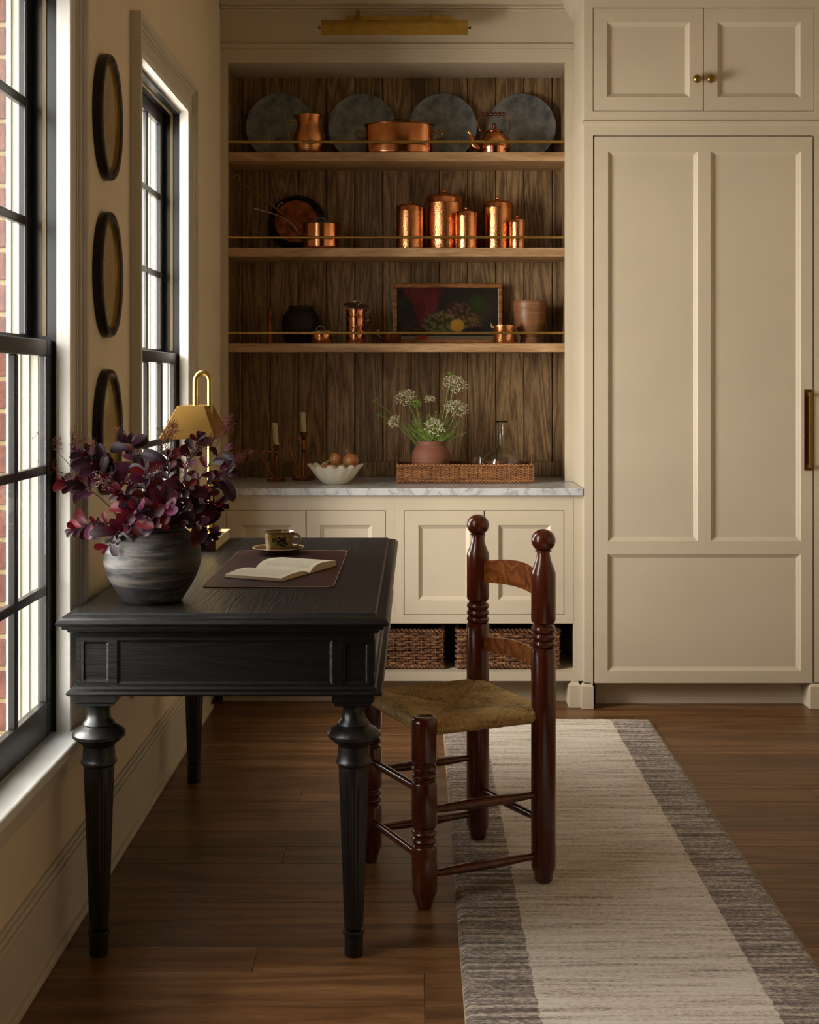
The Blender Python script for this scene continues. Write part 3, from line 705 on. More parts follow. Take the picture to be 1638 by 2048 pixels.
for s in (-1, 1):
    pts = [(s*66,262),(s*72,258),(s*80,254),(s*86,254),(s*88,258),(s*84,264),(s*76,270),(s*67,276)]
    MB().tube([(cx + a*Y/FPX, Y-.016+.032*(i/7), Z(b+8,Y)) for i,(a,b) in enumerate(pts)], .0055, 8).build('handle', M['abrass'], pot, smooth=50)
# kettle
Y = 5.76; cx = X(989,Y)
ket = thing('copper_kettle', (cx, Y, z1s), 'small round copper kettle with a turned wooden bail grip on the top shelf', 'kettle')
MB().lathe([(.0001,0),(.066,0),(.069,.003),(.070,.022),(.072,.026),(.072,.04),(.069,.062),(.060,.083),(.047,.097),(.036,.103),(.034,.106),(.0001,.106)], (cx,Y,z1s+.0005), 48).build('body', M['copper'], ket, smooth=40)
lid = MB().lathe([(.038,.104),(.040,.107),(.036,.112),(.02,.118),(.006,.121),(.0001,.121)], (cx,Y,z1s+.0005), 32).build('lid', M['copper'], ket, smooth=40)
MB().lathe([(.004,.120),(.006,.125),(.010,.131),(.011,.137),(.008,.143),(.0001,.145)], (cx,Y,z1s+.0005), 16).build('lid_knob', M['dcopper'], lid, smooth=60)
pts = [(963,296),(955,296),(948,292),(944,286),(943,276),(941,268),(937,263)]
MB().tube([(X(a,Y), Y, Z(b,Y)) for a,b in pts], [.018,.016,.013,.011,.009,.0075,.007], 14).build('spout', M['copper'], ket, smooth=60)
pts = [(961,262),(956,252),(956,240),(962,231),(970,228.5)]; pts2 = [(1017,266),(1020,256),(1020,243),(1015,234),(1007,229)]
MB().tube([(X(a,Y), Y, Z(b,Y)) for a,b in pts2], .0022, 8).build('bail_wire', M['dcopper'], ket, smooth=60)
bail = MB().tube([(X(a,Y), Y, Z(b,Y)) for a,b in pts], .0022, 8).build('bail_wire', M['dcopper'], ket, smooth=60)
zz = Z(228,Y); prof = []
for k in range(25): prof.append((.0075+.0028*math.sin(k*1.6), k*(48*Y/FPX)/24))
m = MB().lathe([(.003,0)]+prof+[(.003, 48*Y/FPX)], (0,0,0), 16); m.v = [(X(964,Y)+c, Y+a, zz+b) for a,b,c in m.v]
m.build('grip', M['chair'], bail, smooth=50)

# ================================================================== shelf 2
z2 = 1.9585
# frying pan leaning with its underside showing
Y = 5.895; cx = X(594,Y); cz = z2+.135
pan = thing('frying_pan', (cx, Y, z2), 'large blackened frying pan leaning with long brass handle on the second shelf', 'pan')
Mx = Matrix.Rotation(R(90-8), 3, 'X')
def tilt(m, c): m.v = [tuple(Mx @ Vector(p) + Vector(c)) for p in m.v]; return m
m = MB().lathe([(.099,.036),(.104,.034),(.132,.004),(.1345,.0),(.134,-.002),(.128,.003),(.098,.030),(.0001,.030)], (0,0,0), 64, cap=False)
tilt(m, (cx, Y, cz)).build('side_wall', M['iron'], pan, smooth=40)
m = MB().lathe([(.0001,.030),(.1,.030),(.1012,.034),(.099,.0375),(.0001,.0375)], (0,0,0), 64); tilt(m, (cx, Y, cz)).build('bottom', M['ocopper'], pan, smooth=40)
P = lambda a, b, yy: (X(a,yy), yy, Z(b,yy))
m = MB().tube([P(565,428,5.855), P(556,421,5.85), P(544,411,5.845), P(520,394,5.84), P(500,379,5.84), P(484,367,5.84), P(477,361,5.84)], [.009,.009,.007,.0095,.008,.006,.005], 10, flat=.6)
pts = [P(473.5+6*math.cos(a), 355+6*math.sin(a), 5.84) for a in [R(40+k*20) for k in range(19)]]
m.tube(pts, .0032, 8); m.build('handle', M['brassb'], pan, smooth=50)
m = MB().tube([P(555,420,5.835), P(556,413,5.825), P(560,407,5.822), P(565,405,5.83)], .0045, 8).ball(P(555,420,5.83), .006); m.build('bracket', M['abrass'], pan, smooth=50)
# saucepan with lid
Y = 5.760; cx = X(642,Y)
sp_ = thing('copper_saucepan', (cx, Y, z2), 'lidded copper saucepan with upward sweeping long handle on the second shelf', 'saucepan')
MB().lathe([(.0001,0),(.078,0),(.082,.004),(.083,.012),(.083,.112),(.0001,.112)], (cx,Y,z2+.0005), 56).build('body', M['copper'], sp_, smooth=40)
lid = MB().lathe([(.082,.1125),(.0845,.113),(.085,.116),(.075,.118),(.0001,.122)], (cx,Y,z2+.0005), 56).build('lid', M['iron'], sp_, smooth=40)
pts = [P(631,446,Y), P(632,440,Y), P(636,436.5,Y), P(642,435.5,Y), P(648,437,Y), P(650.5,442,Y), P(655,444,Y)]
MB().tube(pts, .0028, 8).build('lid_handle', M['tin'], lid, smooth=60)
pts = [P(606,470,Y-.02), P(596,467,Y-.04), P(593,460,Y-.05), P(587,451,Y-.055), P(575,441,Y-.06), P(557,431,Y-.06), P(536,424,Y-.06), P(520,420,Y-.06), P(508,416.5,Y-.06)]
MB().tube(pts, [.008,.007,.004,.0032,.003,.003,.003,.004,.005], 10).build('handle', M['tin'], sp_, smooth=60)
# canisters
cans = [(819.2,402.7,408.5,416.5,423.5,27.7,5.775,'hammered copper canister standing alone leftmost of the five'),
        (888.5,378,388.5,399,408,38.3,5.835,'hammered copper canister, tallest and widest of the five'),
        (932.2,414.5,421,427.5,433,22.2,5.725,'hammered copper canister in front of the tallest one'),
        (995.5,393,402,410,417.5,30.6,5.82,'hammered copper canister, second tallest of the five'),
        (1034.5,431.6,438,441.5,446.5,16.4,5.74,'hammered copper canister, smallest of the five')]
for px, ky, dy, ly, by, rp, Y, lb in cans:
    cx = X(px,Y); r = rp*Y/FPX; q = lambda yy: Z(yy,Y)-z2
    cn = thing('copper_canister', (cx, Y, z2), lb, 'canister', 'hammered copper canisters on the second shelf')
    MB().lathe([(.0001,0),(r*.97,0),(r*.985,.004),(r*.985,q(by)),(.0001,q(by))], (cx,Y,z2+.0005), 56).build('body', M['hcopper'], cn, smooth=40)
    lid = MB().lathe([(r,q(by)-.002),(r*1.01,q(by)-.0005),(r,q(by)+.001),(r,q(ly)),(r*.94,q(ly)+(q(dy)-q(ly))*.45),(r*.75,q(ly)+(q(dy)-q(ly))*.75),(r*.4,q(dy)),(.0001,q(dy)+.001)], (cx,Y,z2+.0005), 56).build('lid', M['copper'], cn, smooth=50)
    h = q(ky)-q(dy); kr = h*.52
    MB().lathe([(kr*.5,q(dy)),(kr*.45,q(dy)+h*.15),(kr,q(dy)+h*.35),(kr,q(dy)+h*.75),(kr*.7,q(dy)+h*.96),(.0001,q(ky))], (cx,Y,z2+.0005), 20).build('knob', M['copper'], lid, smooth=60)

# ================================================================== shelf 3
z3 = 1.533
Y = 5.76; cx = X(539.5,Y)
pm = thing('pepper_mill', (cx, Y, z3), 'slim copper pepper mill with a crank in the dark left part of the third shelf', 'pepper mill')
MB().lathe([(.0001,0),(.0105,0),(.0105,.004),(.009,.006),(.009,.12),(.0105,.122),(.0105,.14),(.007,.146),(.005,.158),(.0001,.16)], (cx,Y,z3+.0005), 24).build('body', M['dcopper'], pm, smooth=40)
MB().tube([P(540,616,Y), P(533,615.5,Y), P(520,617,Y)], .002, 8).ball(P(518,615,Y), .005).build('crank', M['dcopper'], pm, smooth=60)
Y = 5.845; cx = X(602,Y)
tag(MB().lathe([(.0001,0),(.06,0),(.07,.01),(.084,.05),(.088,.09),(.082,.125),(.066,.150),(.056,.158),(.058,.172),(.054,.174),(.05,.16),(.0001,.15)], (cx,Y,z3+.0005), 56).build('dark_pot', M['potblk'], loc=(cx,Y,z3), smooth=50), 'rounded black earthen pot in the dark left part of the third shelf', 'pot')
def ringh(m, x, y, z, s, w=.012, h=.012):
    m.tube([(x, y-h*.5, z-.004), (x+s*w*.5, y-h*.5, z), (x+s*w, y-h*.3, z+.004), (x+s*w, y+h*.3, z+.004), (x+s*w*.5, y+h*.5, z), (x, y+h*.5, z-.004)], .0022, 6)
Y = 5.74; cx = X(643,Y)
sp2 = thing('small_copper_pan', (cx, Y, z3), 'small low copper pan with a tin lid between the black pot and the stacked pans', 'pan')
MB().lathe([(.0001,0),(.044,0),(.047,.004),(.0475,.050),(.0001,.050)], (cx,Y,z3+.0005), 40).build('body', M['copper'], sp2, smooth=40)
ld = MB().lathe([(.0475,.0505),(.054,.051),(.054,.0535),(.035,.058),(.0001,.061)], (cx,Y,z3+.0005), 40).build('lid', M['tin'], sp2, smooth=40)
MB().tube([P(633,661,Y), P(634,655,Y), P(638,652.3,Y), P(642,652,Y), P(646,653,Y), P(649,657,Y), P(651,661,Y)], .0024, 8).build('lid_handle', M['tin'], ld, smooth=60)
m = MB(); ringh(m, cx+.047, Y, z3+.044, 1); ringh(m, cx-.047, Y, z3+.044, -1); m.build('handles', M['tin'], sp2, smooth=60)
Y = 5.76; cx = X(711.7,Y); zz = z3; lbs = ['small copper pan at the bottom of the stack of three', 'small copper pan in the middle of the stack of three', 'shallow small copper pan on top of the stack under a tilted lid']
for h, lb in zip((.056, .060, .037), lbs):
    pn = thing('stacked_copper_pan', (cx, Y, zz), lb, 'pan', 'stack of small copper pans on the third shelf')
    MB().lathe([(.0001,0),(.0415,0),(.0435,.003),(.0445,h-.004),(.047,h-.002),(.047,h),(.0435,h),(.042,.004),(.0001,.0035)], (cx,Y,zz+.0005), 40).build('body', M['copper'], pn, smooth=40)
    m = MB(); ringh(m, cx+.0445, Y, zz+h-.012, 1, .016, .02); ringh(m, cx-.0445, Y, zz+h-.012, -1, .016, .02); m.build('handles', M['tin'], pn, smooth=60)
    zz += h+.0006
pl_ = thing('pan_lid', (cx, Y, zz), 'tin pan lid lying tilted on top of the stacked copper pans', 'lid')
m = MB().lathe([(.058,0),(.060,.002),(.058,.004),(.045,.010),(.0001,.014)], (0,0,0), 40); m2 = MB().tube([(-.014,0,.012),(-.013,0,.02),(-.006,0,.024),(.006,0,.024),(.013,0,.02),(.014,0,.012)], .0028, 8)
Mt = Matrix.Rotation(R(7), 3, 'Y') @ Matrix.Rotation(R(14), 3, 'X')
for mm_, nm_2 in ((m, 'disc'), (m2, 'handle')):
    mm_.v = [tuple(Mt @ Vector(p) + Vector((cx+.004, Y, zz+.0145))) for p in mm_.v]; mm_.build(nm_2, M['tin'], pl_, smooth=40)
Y = 5.73; cx = X(783,Y)
tc_ = thing('tiny_copper_saucepan', (cx, Y, z3), 'tiny dark copper saucepan in front of the lower left corner of the painting', 'saucepan')
MB().lathe([(.0001,0),(.038,0),(.041,.003),(.0455,.040),(.047,.042),(.044,.043),(.038,.006),(.0001,.005)], (cx,Y,z3+.0005), 40).build('body', M['dcopper'], tc_, smooth=40)
MB().tube([P(764,676,Y), P(759,672,Y), P(756,667,Y), P(756,661,Y), P(760,659,Y)], .0026, 8).build('handle', M['tin'], tc_, smooth=60)
# painting
Y = 5.885; cx = X(895,Y); w_, h_ = .508, .281
pt = thing('still_life_painting', (cx, Y, z3), 'brown framed still life painting of grapes and fruit leaning on the third shelf', 'painting')
Ms = Matrix.Rotation(R(-5), 3, 'X')
def lean(m, c): m.v = [tuple(Ms @ Vector(p) + Vector(c)) for p in m.v]; return m
cc = (cx, Y+.004, z3+.001+h_/2)
fw = .021
for (a, b, c, d, mat_) in ((-w_/2, w_/2, h_/2-fw, h_/2, 'pframe'), (-w_/2, w_/2, -h_/2, -h_/2+fw, 'pframe'), (-w_/2, -w_/2+fw, -h_/2+fw, h_/2-fw, 'pframe'), (w_/2-fw, w_/2, -h_/2+fw, h_/2-fw, 'pframe')):
    lean(MB().box(a, b, -.013, .010, c, d), cc).build('frame_bar', M[mat_], pt, bevel=.005)
m = MB().box(-w_/2+fw-.002, w_/2-fw+.002, -.003, .004, -h_/2+fw-.002, h_/2-fw+.002)
cv = m.build('canvas', M['paint'], pt); cv.location = Vector(cc) - ORG[pt.name]
cv.data.transform(Matrix.Translation(ORG[pt.name])); cv.rotation_euler = (R(-5), 0, 0)
# hammered pot with ring handles
Y = 5.732; cx = X(1008,Y)
hp = thing('hammered_copper_pot', (cx, Y, z3), 'small open hammered copper pot with upright ring handles at right end of the painting', 'pot')
MB().lathe([(.0001,0),(.047,0),(.049,.003),(.050,.070),(.0535,.078),(.053,.081),(.048,.078),(.046,.006),(.0001,.005)], (cx,Y,z3+.0005), 48).build('body', M['hcopper'], hp, smooth=40)
for s in (-1, 1):
    MB().tube([(cx+s*.050, Y-.010, z3+.068), (cx+s*.058, Y-.008, z3+.080), (cx+s*.060, Y-.003, z3+.093), (cx+s*.060, Y+.003, z3+.093), (cx+s*.058, Y+.008, z3+.080), (cx+s*.050, Y+.010, z3+.068)], .0026, 8).build('ring_handle', M['tin'], hp, smooth=60)
Y = 5.80; cx = X(1060,Y)
tag(MB().lathe([(.0001,0),(.046,0),(.048,.004),(.044,.02),(.040,.030),(.052,.045),(.066,.085),(.072,.12),(.074,.150),(.0735,.152),(.0755,.158),(.077,.17),(.0775,.190),(.076,.194),(.07,.193),(.065,.15),(.0001,.12)], (cx,Y,z3+.0005), 56).build('turned_bowl', M['tbowl'], loc=(cx,Y,z3), smooth=40), 'tall ridged brown wooden bowl at right end of the third shelf', 'bowl')

# ================================================================== counter things
zc = .9172
def chamberstick(px, Y, prof, hpts, lab, rb, ctop, cbot, cpx, clab):
    cx = X(px,Y); ch = thing('chamberstick', (cx, Y, zc), lab, 'candle holder', 'copper candle holders on the counter')
    MB().lathe([(.0001,0),(rb*.93,0),(rb,.002),(rb*1.02,.011),(rb,.012),(rb*.95,.005),(.012,.005),(.009,.012)], (cx,Y,zc+.0004), 40).build('dish', M['dcopper'], ch, smooth=40)
    MB().lathe([(max(r*Y/FPX,1e-4), Z(y_,Y)-zc) for r, y_ in prof], (cx,Y,zc), 24).build('stem', M['dcopper'], ch, smooth=50)
    MB().tube([(X(a,Y), Y-.004, Z(b,Y)) for a,b in hpts], .0017, 8, flat=2.6).build('handle', M['dcopper'], ch, smooth=60)
    zt0, zb0 = Z(ctop,Y), Z(cbot,Y)+.0006
    cnx = X(cpx,Y); seg = 24; m = MB(); prof = [(.0105, 0)] + [(.0118, i*(zt0-zb0)/30) for i in range(1,30)] + [(.0105, zt0-zb0)]
    m.lathe(prof, (cx,Y,zb0), 36, fn=lambda r,z,a: (r*(1+.10*math.sin(4*(a+z*62))), z))
    dx = cnx-cx
    m.v = [(a+dx*(c-zb0)/(zt0-zb0), b, c) for a,b,c in m.v]
    cd = thing('twisted_candle', (cx,Y,zb0), clab, 'candle', 'twisted ivory candles')
    m.build('wax', M['wax'], cd, smooth=50); MB().tube([(cnx,Y,zt0-.001),(cnx+.0006,Y,zt0+.006)], .0009, 6).build('wick', M['iron'], cd)
chamberstick(552.5, 5.672, [(4,960),(3.2,954),(3.4,945),(4.4,930),(5.3,920),(5,916),(3,912),(3,909),(5,907),(5,904),(3,901),(4.5,899),(5.5,896),(5.6,891),(6.6,890),(6.6,889.3)],
    [(548,957),(540,945),(531,930),(525,920),(523,912),(526,905),(533,902),(540,903),(544,907)], 'shorter copper chamberstick with a loop handle, nearest the desk lamp', .039, 845.5, 890.2, 549, 'twisted ivory candle in the shorter copper holder')
chamberstick(607.5, 5.75, [(5.5,952),(5,947),(5,945),(4.2,925),(3.3,905),(3.4,901),(4.6,900),(3,898),(4,893),(3,886),(3.5,882),(2.5,880),(3.5,879),(5,874),(6.5,868),(8.5,864.6),(8.5,863.8)],
    [(598,951),(592,935),(585,915),(579,898),(578,885),(583,877),(592,874),(600,879),(603,887)], 'taller copper chamberstick with a flared cup and loop handle', .052, 824.5, 864.2, 605, 'twisted ivory candle in the taller copper holder')
# scalloped bowl
Y = 5.535; cx = X(671,Y)
def scal(r, z, a):
    k = max(0, (z-.03)/.05); return r*(1+.045*k*math.cos(15*a)), z + .0065*k*k*math.cos(15*a+.8)
m = MB().lathe([(.0001,0),(.050,0),(.054,.003),(.072,.018),(.090,.040),(.103,.062),(.116,.078),(.1175,.080),(.115,.0805),(.100,.066),(.086,.044),(.068,.022),(.048,.008),(.0001,.007)], (cx,Y,zc+.0004), 150, fn=scal)
tag(m.build('scalloped_bowl', M['cream'], loc=(cx,Y,zc), smooth=60), 'cream ceramic bowl with a wavy scalloped rim holding onions', 'bowl')
def onion(px, py, Y, r, ax, lab, tail=True):
    c = Vector((X(px,Y), Y, Z(py,Y))); o = thing('onion', c, lab, 'onion', 'brown onions in the scalloped bowl')
    prof = [(.0001,-.93),(.2,-.92),(.6,-.74),(.9,-.38),(1,0),(.93,.36),(.70,.66),(.40,.86),(.18,.97),(.10,1.08),(.06,1.2),(.0001,1.22)]
    rot = Vector((0,0,1)).rotation_difference(Vector(ax).normalized()).to_matrix()
    m = MB().lathe([(a*r, b*r*.95) for a,b in prof], (0,0,0), 32); m.v = [tuple(rot @ Vector(p) + c) for p in m.v]; m.build('bulb', M['onion'], o, smooth=60)
    rr_ = random.Random(int(px)); m = MB()
    for k in range(7):
        d = rot @ Vector((rr_.uniform(-.3,.3), rr_.uniform(-.3,.3), 1)).normalized()
        p0 = c + rot @ Vector((0,0,r*1.08)); m.tube([p0, p0+d*r*.25, p0+d*r*.45+Vector((rr_.uniform(-.004,.004),0,rr_.uniform(-.004,.004)))], [.0022,.0016,.0006], 5)
    m.build('dry_tail', M['oskin'], o)
onion(701.5, 921.5, 5.53, .0355, (-.35,-.1,1), 'largest onion, pale and glossy, at right side of the bowl')
onion(671, 918.5, 5.55, .0300, (-1,-.45,-.25), 'onion lying with its dry tail pointing left in the bowl')
onion(653, 936.5, 5.515, .0235, (-.8,.2,-.4), 'small dark onion low at the left rim of the bowl', False)
onion(679, 941.5, 5.475, .0255, (.2,.8,-.5), 'onion low at the front middle of the bowl', False)
# wicker tray
y0 = 5.552; y1 = 5.80; x0, x1 = X(795,y0), X(1067,y0); zt2 = .998
tr_ = thing('wicker_tray', ((x0+x1)/2, (y0+y1)/2, zc), 'long tan wicker tray with leather handles on the marble counter', 'tray')
m = MB(); weave(m, x0, x1, y0, y1, zc+.012, zt2-.010, 11, .0205, .0027, .0046, rs); m.build('weave', M['wick'], tr_, smooth=60)
m = MB(); stakes(m, x0, x1, y0, y1, zc+.003, zt2-.004, .0205, .0026); m.build('stakes', M['wick'], tr_, smooth=60)
m = MB(); braid(m, x0, x1, y0, y1, zt2-.004, .0040, rs, .008); m.build('rim', M['wick'], tr_, smooth=60)
m = MB(); braid(m, x0, x1, y0, y1, zc+.0085, .0040, rs, .008); m.box(x0+.001, x1-.001, y0+.003, y1-.003, zc+.003, zc+.0075); m.build('base', M['wick'], tr_, smooth=60)
for x in (x0-.001, x1+.001):
    yy = (y0+y1)/2; m = MB(); m.tube([(x, yy-.03, zt2-.012), (x, yy-.03, zt2+.018), (x, yy-.015, zt2+.031), (x, yy+.015, zt2+.031), (x, yy+.03, zt2+.018), (x, yy+.03, zt2-.012)], .0085, 8, flat=.5)
    m.build('strap_handle', M['strap'], tr_, smooth=50)
ztr = zc+.0080
Y = 5.67; cx = X(862,Y); 
tag(MB().lathe([(.0001,0),(.050,0),(.054,.004),(.070,.03),(.083,.065),(.0868,.095),(.084,.118),(.075,.138),(.064,.153),(.060,.160),(.0625,.169),(.061,.172),(.056,.169),(.054,.158),(.05,.10),(.0001,.08)], (cx,Y,ztr+.0004), 64).build('terracotta_vase', M['terra'], loc=(cx,Y,ztr), smooth=50), 'squat ridged terracotta vase standing in the wicker tray', 'vase')
VASE2 = (cx, Y, ztr+.165)
# carafe & tumbler (walls with thickness)
Y = 5.665; cx = X(1003,Y)
MBc = MB().lathe([(.0001,0),(.055,0),(.066,.006),(.077,.028),(.084,.055),(.085,.080),(.078,.102),(.062,.120),(.042,.133),(.026,.143),(.0165,.155),(.016,.20),(.0165,.245),(.022,.254),(.0305,.259),(.0305,.261),(.022,.2565),(.0150,.247),(.0142,.20),(.0147,.155),(.0245,.142),(.0405,.1315),(.0605,.118),(.0762,.101),(.0832,.080),(.0822,.055),(.0752,.029),(.0645,.008),(.054,.0025),(.0001,.0025)], (cx,Y,ztr+.0004), 64)
tag(MBc.build('glass_carafe', M['clear'], loc=(cx,Y,ztr), smooth=60), 'clear glass carafe with a flared lip at right in the wicker tray', 'carafe')
Y = 5.635; cx = X(955.5,Y)
tag(MB().lathe([(.0001,0),(.026,0),(.027,.002),(.030,.085),(.0305,.0995),(.0292,.1),(.0285,.085),(.0255,.006),(.0001,.005)], (cx,Y,ztr+.0004), 40).build('glass_tumbler', M['clear'], loc=(cx,Y,ztr), smooth=60), 'small clear glass tumbler beside the carafe in the tray', 'glass')

# Queen Anne's lace stems
rf = random.Random(12)
def umbel(px, py, yo, R_, green, ctrl, lab, droop=0, n=26):
    Y = VASE2[1] + yo; top = Vector((X(px,Y), Y, Z(py,Y))); base = Vector((VASE2[0] + (top.x-VASE2[0])*.12, VASE2[1]+yo*.1, VASE2[2]-.06))
    mid = Vector((VASE2[0]+(top.x-VASE2[0])*ctrl, VASE2[1]+yo*.5, VASE2[2]+(top.z-VASE2[2])*.55))
    um = thing('lace_flower_stem', base, lab, 'flower', 'lace flower stems in the terracotta vase')
    pts = []
    for k in range(13):
        t_ = k/12; pts.append(base*(1-t_)**2 + mid*2*t_*(1-t_) + top*t_**2)
    dirv = (pts[-1]-pts[-3]).normalized(); dirv = (dirv + Vector((0,-.85,.35))).normalized()
    MB().tube(pts, [.0030-.001*k/12 for k in range(13)], 7).build('stem', M['gstem'], um, smooth=60)
    m = MB(); fm = MB(); ax = dirv; e1 = ax.orthogonal().normalized(); e2 = ax.cross(e1)
    for k in range(n):
        rr_ = math.sqrt((k+.5)/n)*R_; a = k*2.39996
        tip = top + e1*math.cos(a)*rr_ + e2*math.sin(a)*rr_ + ax*(R_*.55 - rr_*rr_/R_*.45)
        m.tube([top, top+(tip-top)*.5+ax*R_*.05, tip], [.0009,.0007,.0006], 5)
        for q in range(7 if R_ > .02 else 4):
            s_ = R_*.17; p = tip + Vector((rf.uniform(-1,1), rf.uniform(-1,1), rf.uniform(-1,1)))*s_ ; rad = rf.uniform(.0024,.0040)
            fm.add([p+Vector(v_)*rad for v_ in ((1,0,0),(-1,0,0),(0,1,0),(0,-1,0),(0,0,.8),(0,0,-.8))], [(0,2,4),(2,1,4),(1,3,4),(3,0,4),(2,0,5),(1,2,5),(3,1,5),(0,3,5)])
    m.build('rays', M['gstem'], um); tag(fm.build('florets', M['greenf'] if green else M['lace'], um), kind='stuff')
    return pts
umbel(909,771,-.01,.056,0,.75,'tallest lace flower stem with a wide cream head at upper right',n=34)
umbel(811,797,-.0,.048,0,.55,'lace flower stem with a wide cream head at upper left',n=34)
umbel(832,808,-.04,.026,1,.8,'lace flower stem with a green head beside the wide cream left head',n=16)
umbel(911,820,-.02,.052,0,.9,'lace flower stem with a brownish cream head under the tallest one',n=32)
umbel(868,856,-.07,.044,0,.9,'lace flower stem with a cream head low over the vase mouth',n=28)
umbel(789,844,-.03,.032,0,.35,'lace flower stem with a narrow cream head low at left',n=20)
umbel(860,800,.02,.026,0,1.0,'lace flower stem with a small half closed head in the middle',n=18)
umbel(750,802,.0,.013,1,.5,'thin stem with a small green bud farthest left, upper of two',n=9)
umbel(760,830,-.01,.014,1,.5,'thin stem with a small green bud at far left, lower of two',n=9)
umbel(901,748,.01,.011,1,.8,'thin stem with a green bud above the tallest flower head',n=8)
umbel(915,846,.0,.014,1,.9,'short stem with a small green bud low at right of the vase',n=9)
# feathery greens
m = MB()
for k in range(150):
    a = rf.uniform(-1.2,1.2); L = rf.uniform(.03,.15); p0 = Vector((VASE2[0]+rf.uniform(-.04,.04), VASE2[1]+rf.uniform(-.04,.02), VASE2[2]-.01))
    p1 = p0 + Vector((math.sin(a)*L, rf.uniform(-.02,.02), math.cos(a)*L)); m.tube([p0, (p0+p1)/2+Vector((0,0,.006)), p1], [.0014,.0012,.0006], 5)
    for q in range(7):
        t_ = .4+.6*q/6; p = p0+(p1-p0)*t_; d = Vector((rf.uniform(-1,1), rf.uniform(-1,1), rf.uniform(-.3,1)))*.010; m.add([p, p+d+Vector((.0018,0,0)), p+d*1.2, p+d-Vector((.0018,0,0))], [(0,1,2,3)])
tag(m.build('feathery_foliage', M['greenf'], loc=VASE2), 'feathery green foliage filling the mouth of the terracotta vase', 'foliage', kind='stuff')

# ================================================================== desk
dx0, dx1, dy0, dy1 = -.8395, -.0638, 2.95, 4.43
dk = thing('writing_desk', (-.4517, 3.69, 0), 'black oak writing desk with turned fluted legs and moulded top', 'desk')
zt_ = .8247
m = MB(); m.loft(dx0, dx1, dy0, dy1, [(-.05,.766),(-.040,.766),(-.034,.776),(-.024,.782),(-.022,.788),(-.013,.790),(-.012,.7965),(-.004,.799),(0,.8045),(-.003,.811),(-.010,.8165),(-.020,.8195),(-.030,.8205),(-.031,.8215),(-.034,zt_-.0004),(-.036,zt_)])
m.build('top_moulding', M['deskx'], dk, smooth=28)
MB().box(dx0+.0362, dx1-.0362, dy0+.0362, dy1-.0362, zt_-.006, zt_+.0006).build('top_board', M['desk'], dk, bevel=.001)
ax0, ax1, ay0, ay1 = dx0+.0405, dx1-.0365, dy0+.0405, dy1-.0405
pf = dict(th=.016, sw=.007, dp=.006)
zlo, zhi = .640, .7665
Yd = ay0
panelled('apron', M['deskx'], dk, ax0, ax1, zlo, zhi, [(X(161,Yd),X(217,Yd),Z(1365,Yd),Z(1283,Yd)),(X(234,Yd),X(665,Yd),Z(1370,Yd),Z(1280,Yd)),(X(685,Yd),X(737,Yd),Z(1370,Yd),Z(1286,Yd))], front(Yd), **pf)
panelled('apron', M['deskx'], dk, ax0, ax1, zlo, zhi, [], lambda u,v,d: (u, ay1-d, v), **pf)
L_ = ay1-ay0
hs = [(ay0+.03, ay0+.10, .662,.748), (ay0+.13, ay0+L_/2-.02, .662,.748), (ay0+L_/2+.02, ay1-.13, .662,.748), (ay1-.10, ay1-.03, .662,.748)]
panelled('apron', M['desk'], dk, ay0+.0005, ay1-.0005, zlo, zhi, hs, lambda u,v,d: (ax1-d, u, v), **pf)
panelled('apron', M['desk'], dk, ay0+.0005, ay1-.0005, zlo, zhi, hs, lambda u,v,d: (ax0+d, u, v), **pf)
m = MB(); m.loft(ax0, ax1, ay0, ay1, [(-.10,.630),(.006,.630),(.016,.632),(.021,.637),(.018,.643),(.006,.646),(.002,.651),(-.002,.652)], cap=False)
m.add([(ax0+.02,ay0+.02,.6305),(ax1-.02,ay0+.02,.6305),(ax1-.02,ay1-.02,.6305),(ax0+.02,ay1-.02,.6305)], [(0,1,2,3)])
m.build('lower_moulding', M['deskx'], dk, smooth=28)
legp = [(1407,25.5),(1412,22.5),(1425,22.3),(1436,24.5),(1442,30),(1446,31.5),(1448,30.5),(1453,38),(1459,48),(1465,52.5),(1471,52),(1478,44),(1484,36),(1488,32.5),(1490,31),(1500,31.5),(1515,32.5),(1517,33.5),(1520,35.5),(1524,35.5),(1527,33),(1530,31)]
sL = 838.2
def desk_leg(x, y):
    m = MB(); hw = .049
    m.loft(x-hw, x+hw, y-hw, y+hw, [(0,.6302),(0,.614),(-.006,.609),(-.006,.604),(-.02,.598)])
    prof = [(r/sL, EYE-(py-VY)/sL) for py, r in legp]
    m.lathe(prof, (x,y,0), 48)
    z0, z1 = prof[-1][1]-.003, .060
    ps = [(.0355,z0+.004),(.0360,z0)] + [(.0358+(.0228-.0358)*k/14, z0-.008+(z1+.008-(z0-.008))*k/14) for k in range(15)]
    def flute(r, z, a):
        k = min(1, max(0, (z0-.02-z)/.012)) * min(1, max(0, (z-.085)/.012))
        return r*(1 - .055*k*(.5-.5*math.cos(18*a))**2), z
    ps2 = []
    for i in range(len(ps)): ps2.append(ps[i])
    m.lathe(ps2, (x,y,0), 108, fn=flute)
    m.lathe([(.0225,.062),(.0262,.0600),(.0272,.0565),(.0262,.053),(.0225,.0505),(.0222,.0505),(.0222,.002),(.0210,.0003)], (x,y,0), 40)
    m.build('leg', M['deskleg'], dk, smooth=35)
for x in (-.758, -.150):
    for y in (3.037, 4.335): desk_leg(x, y)
ZD = zt_+.0006
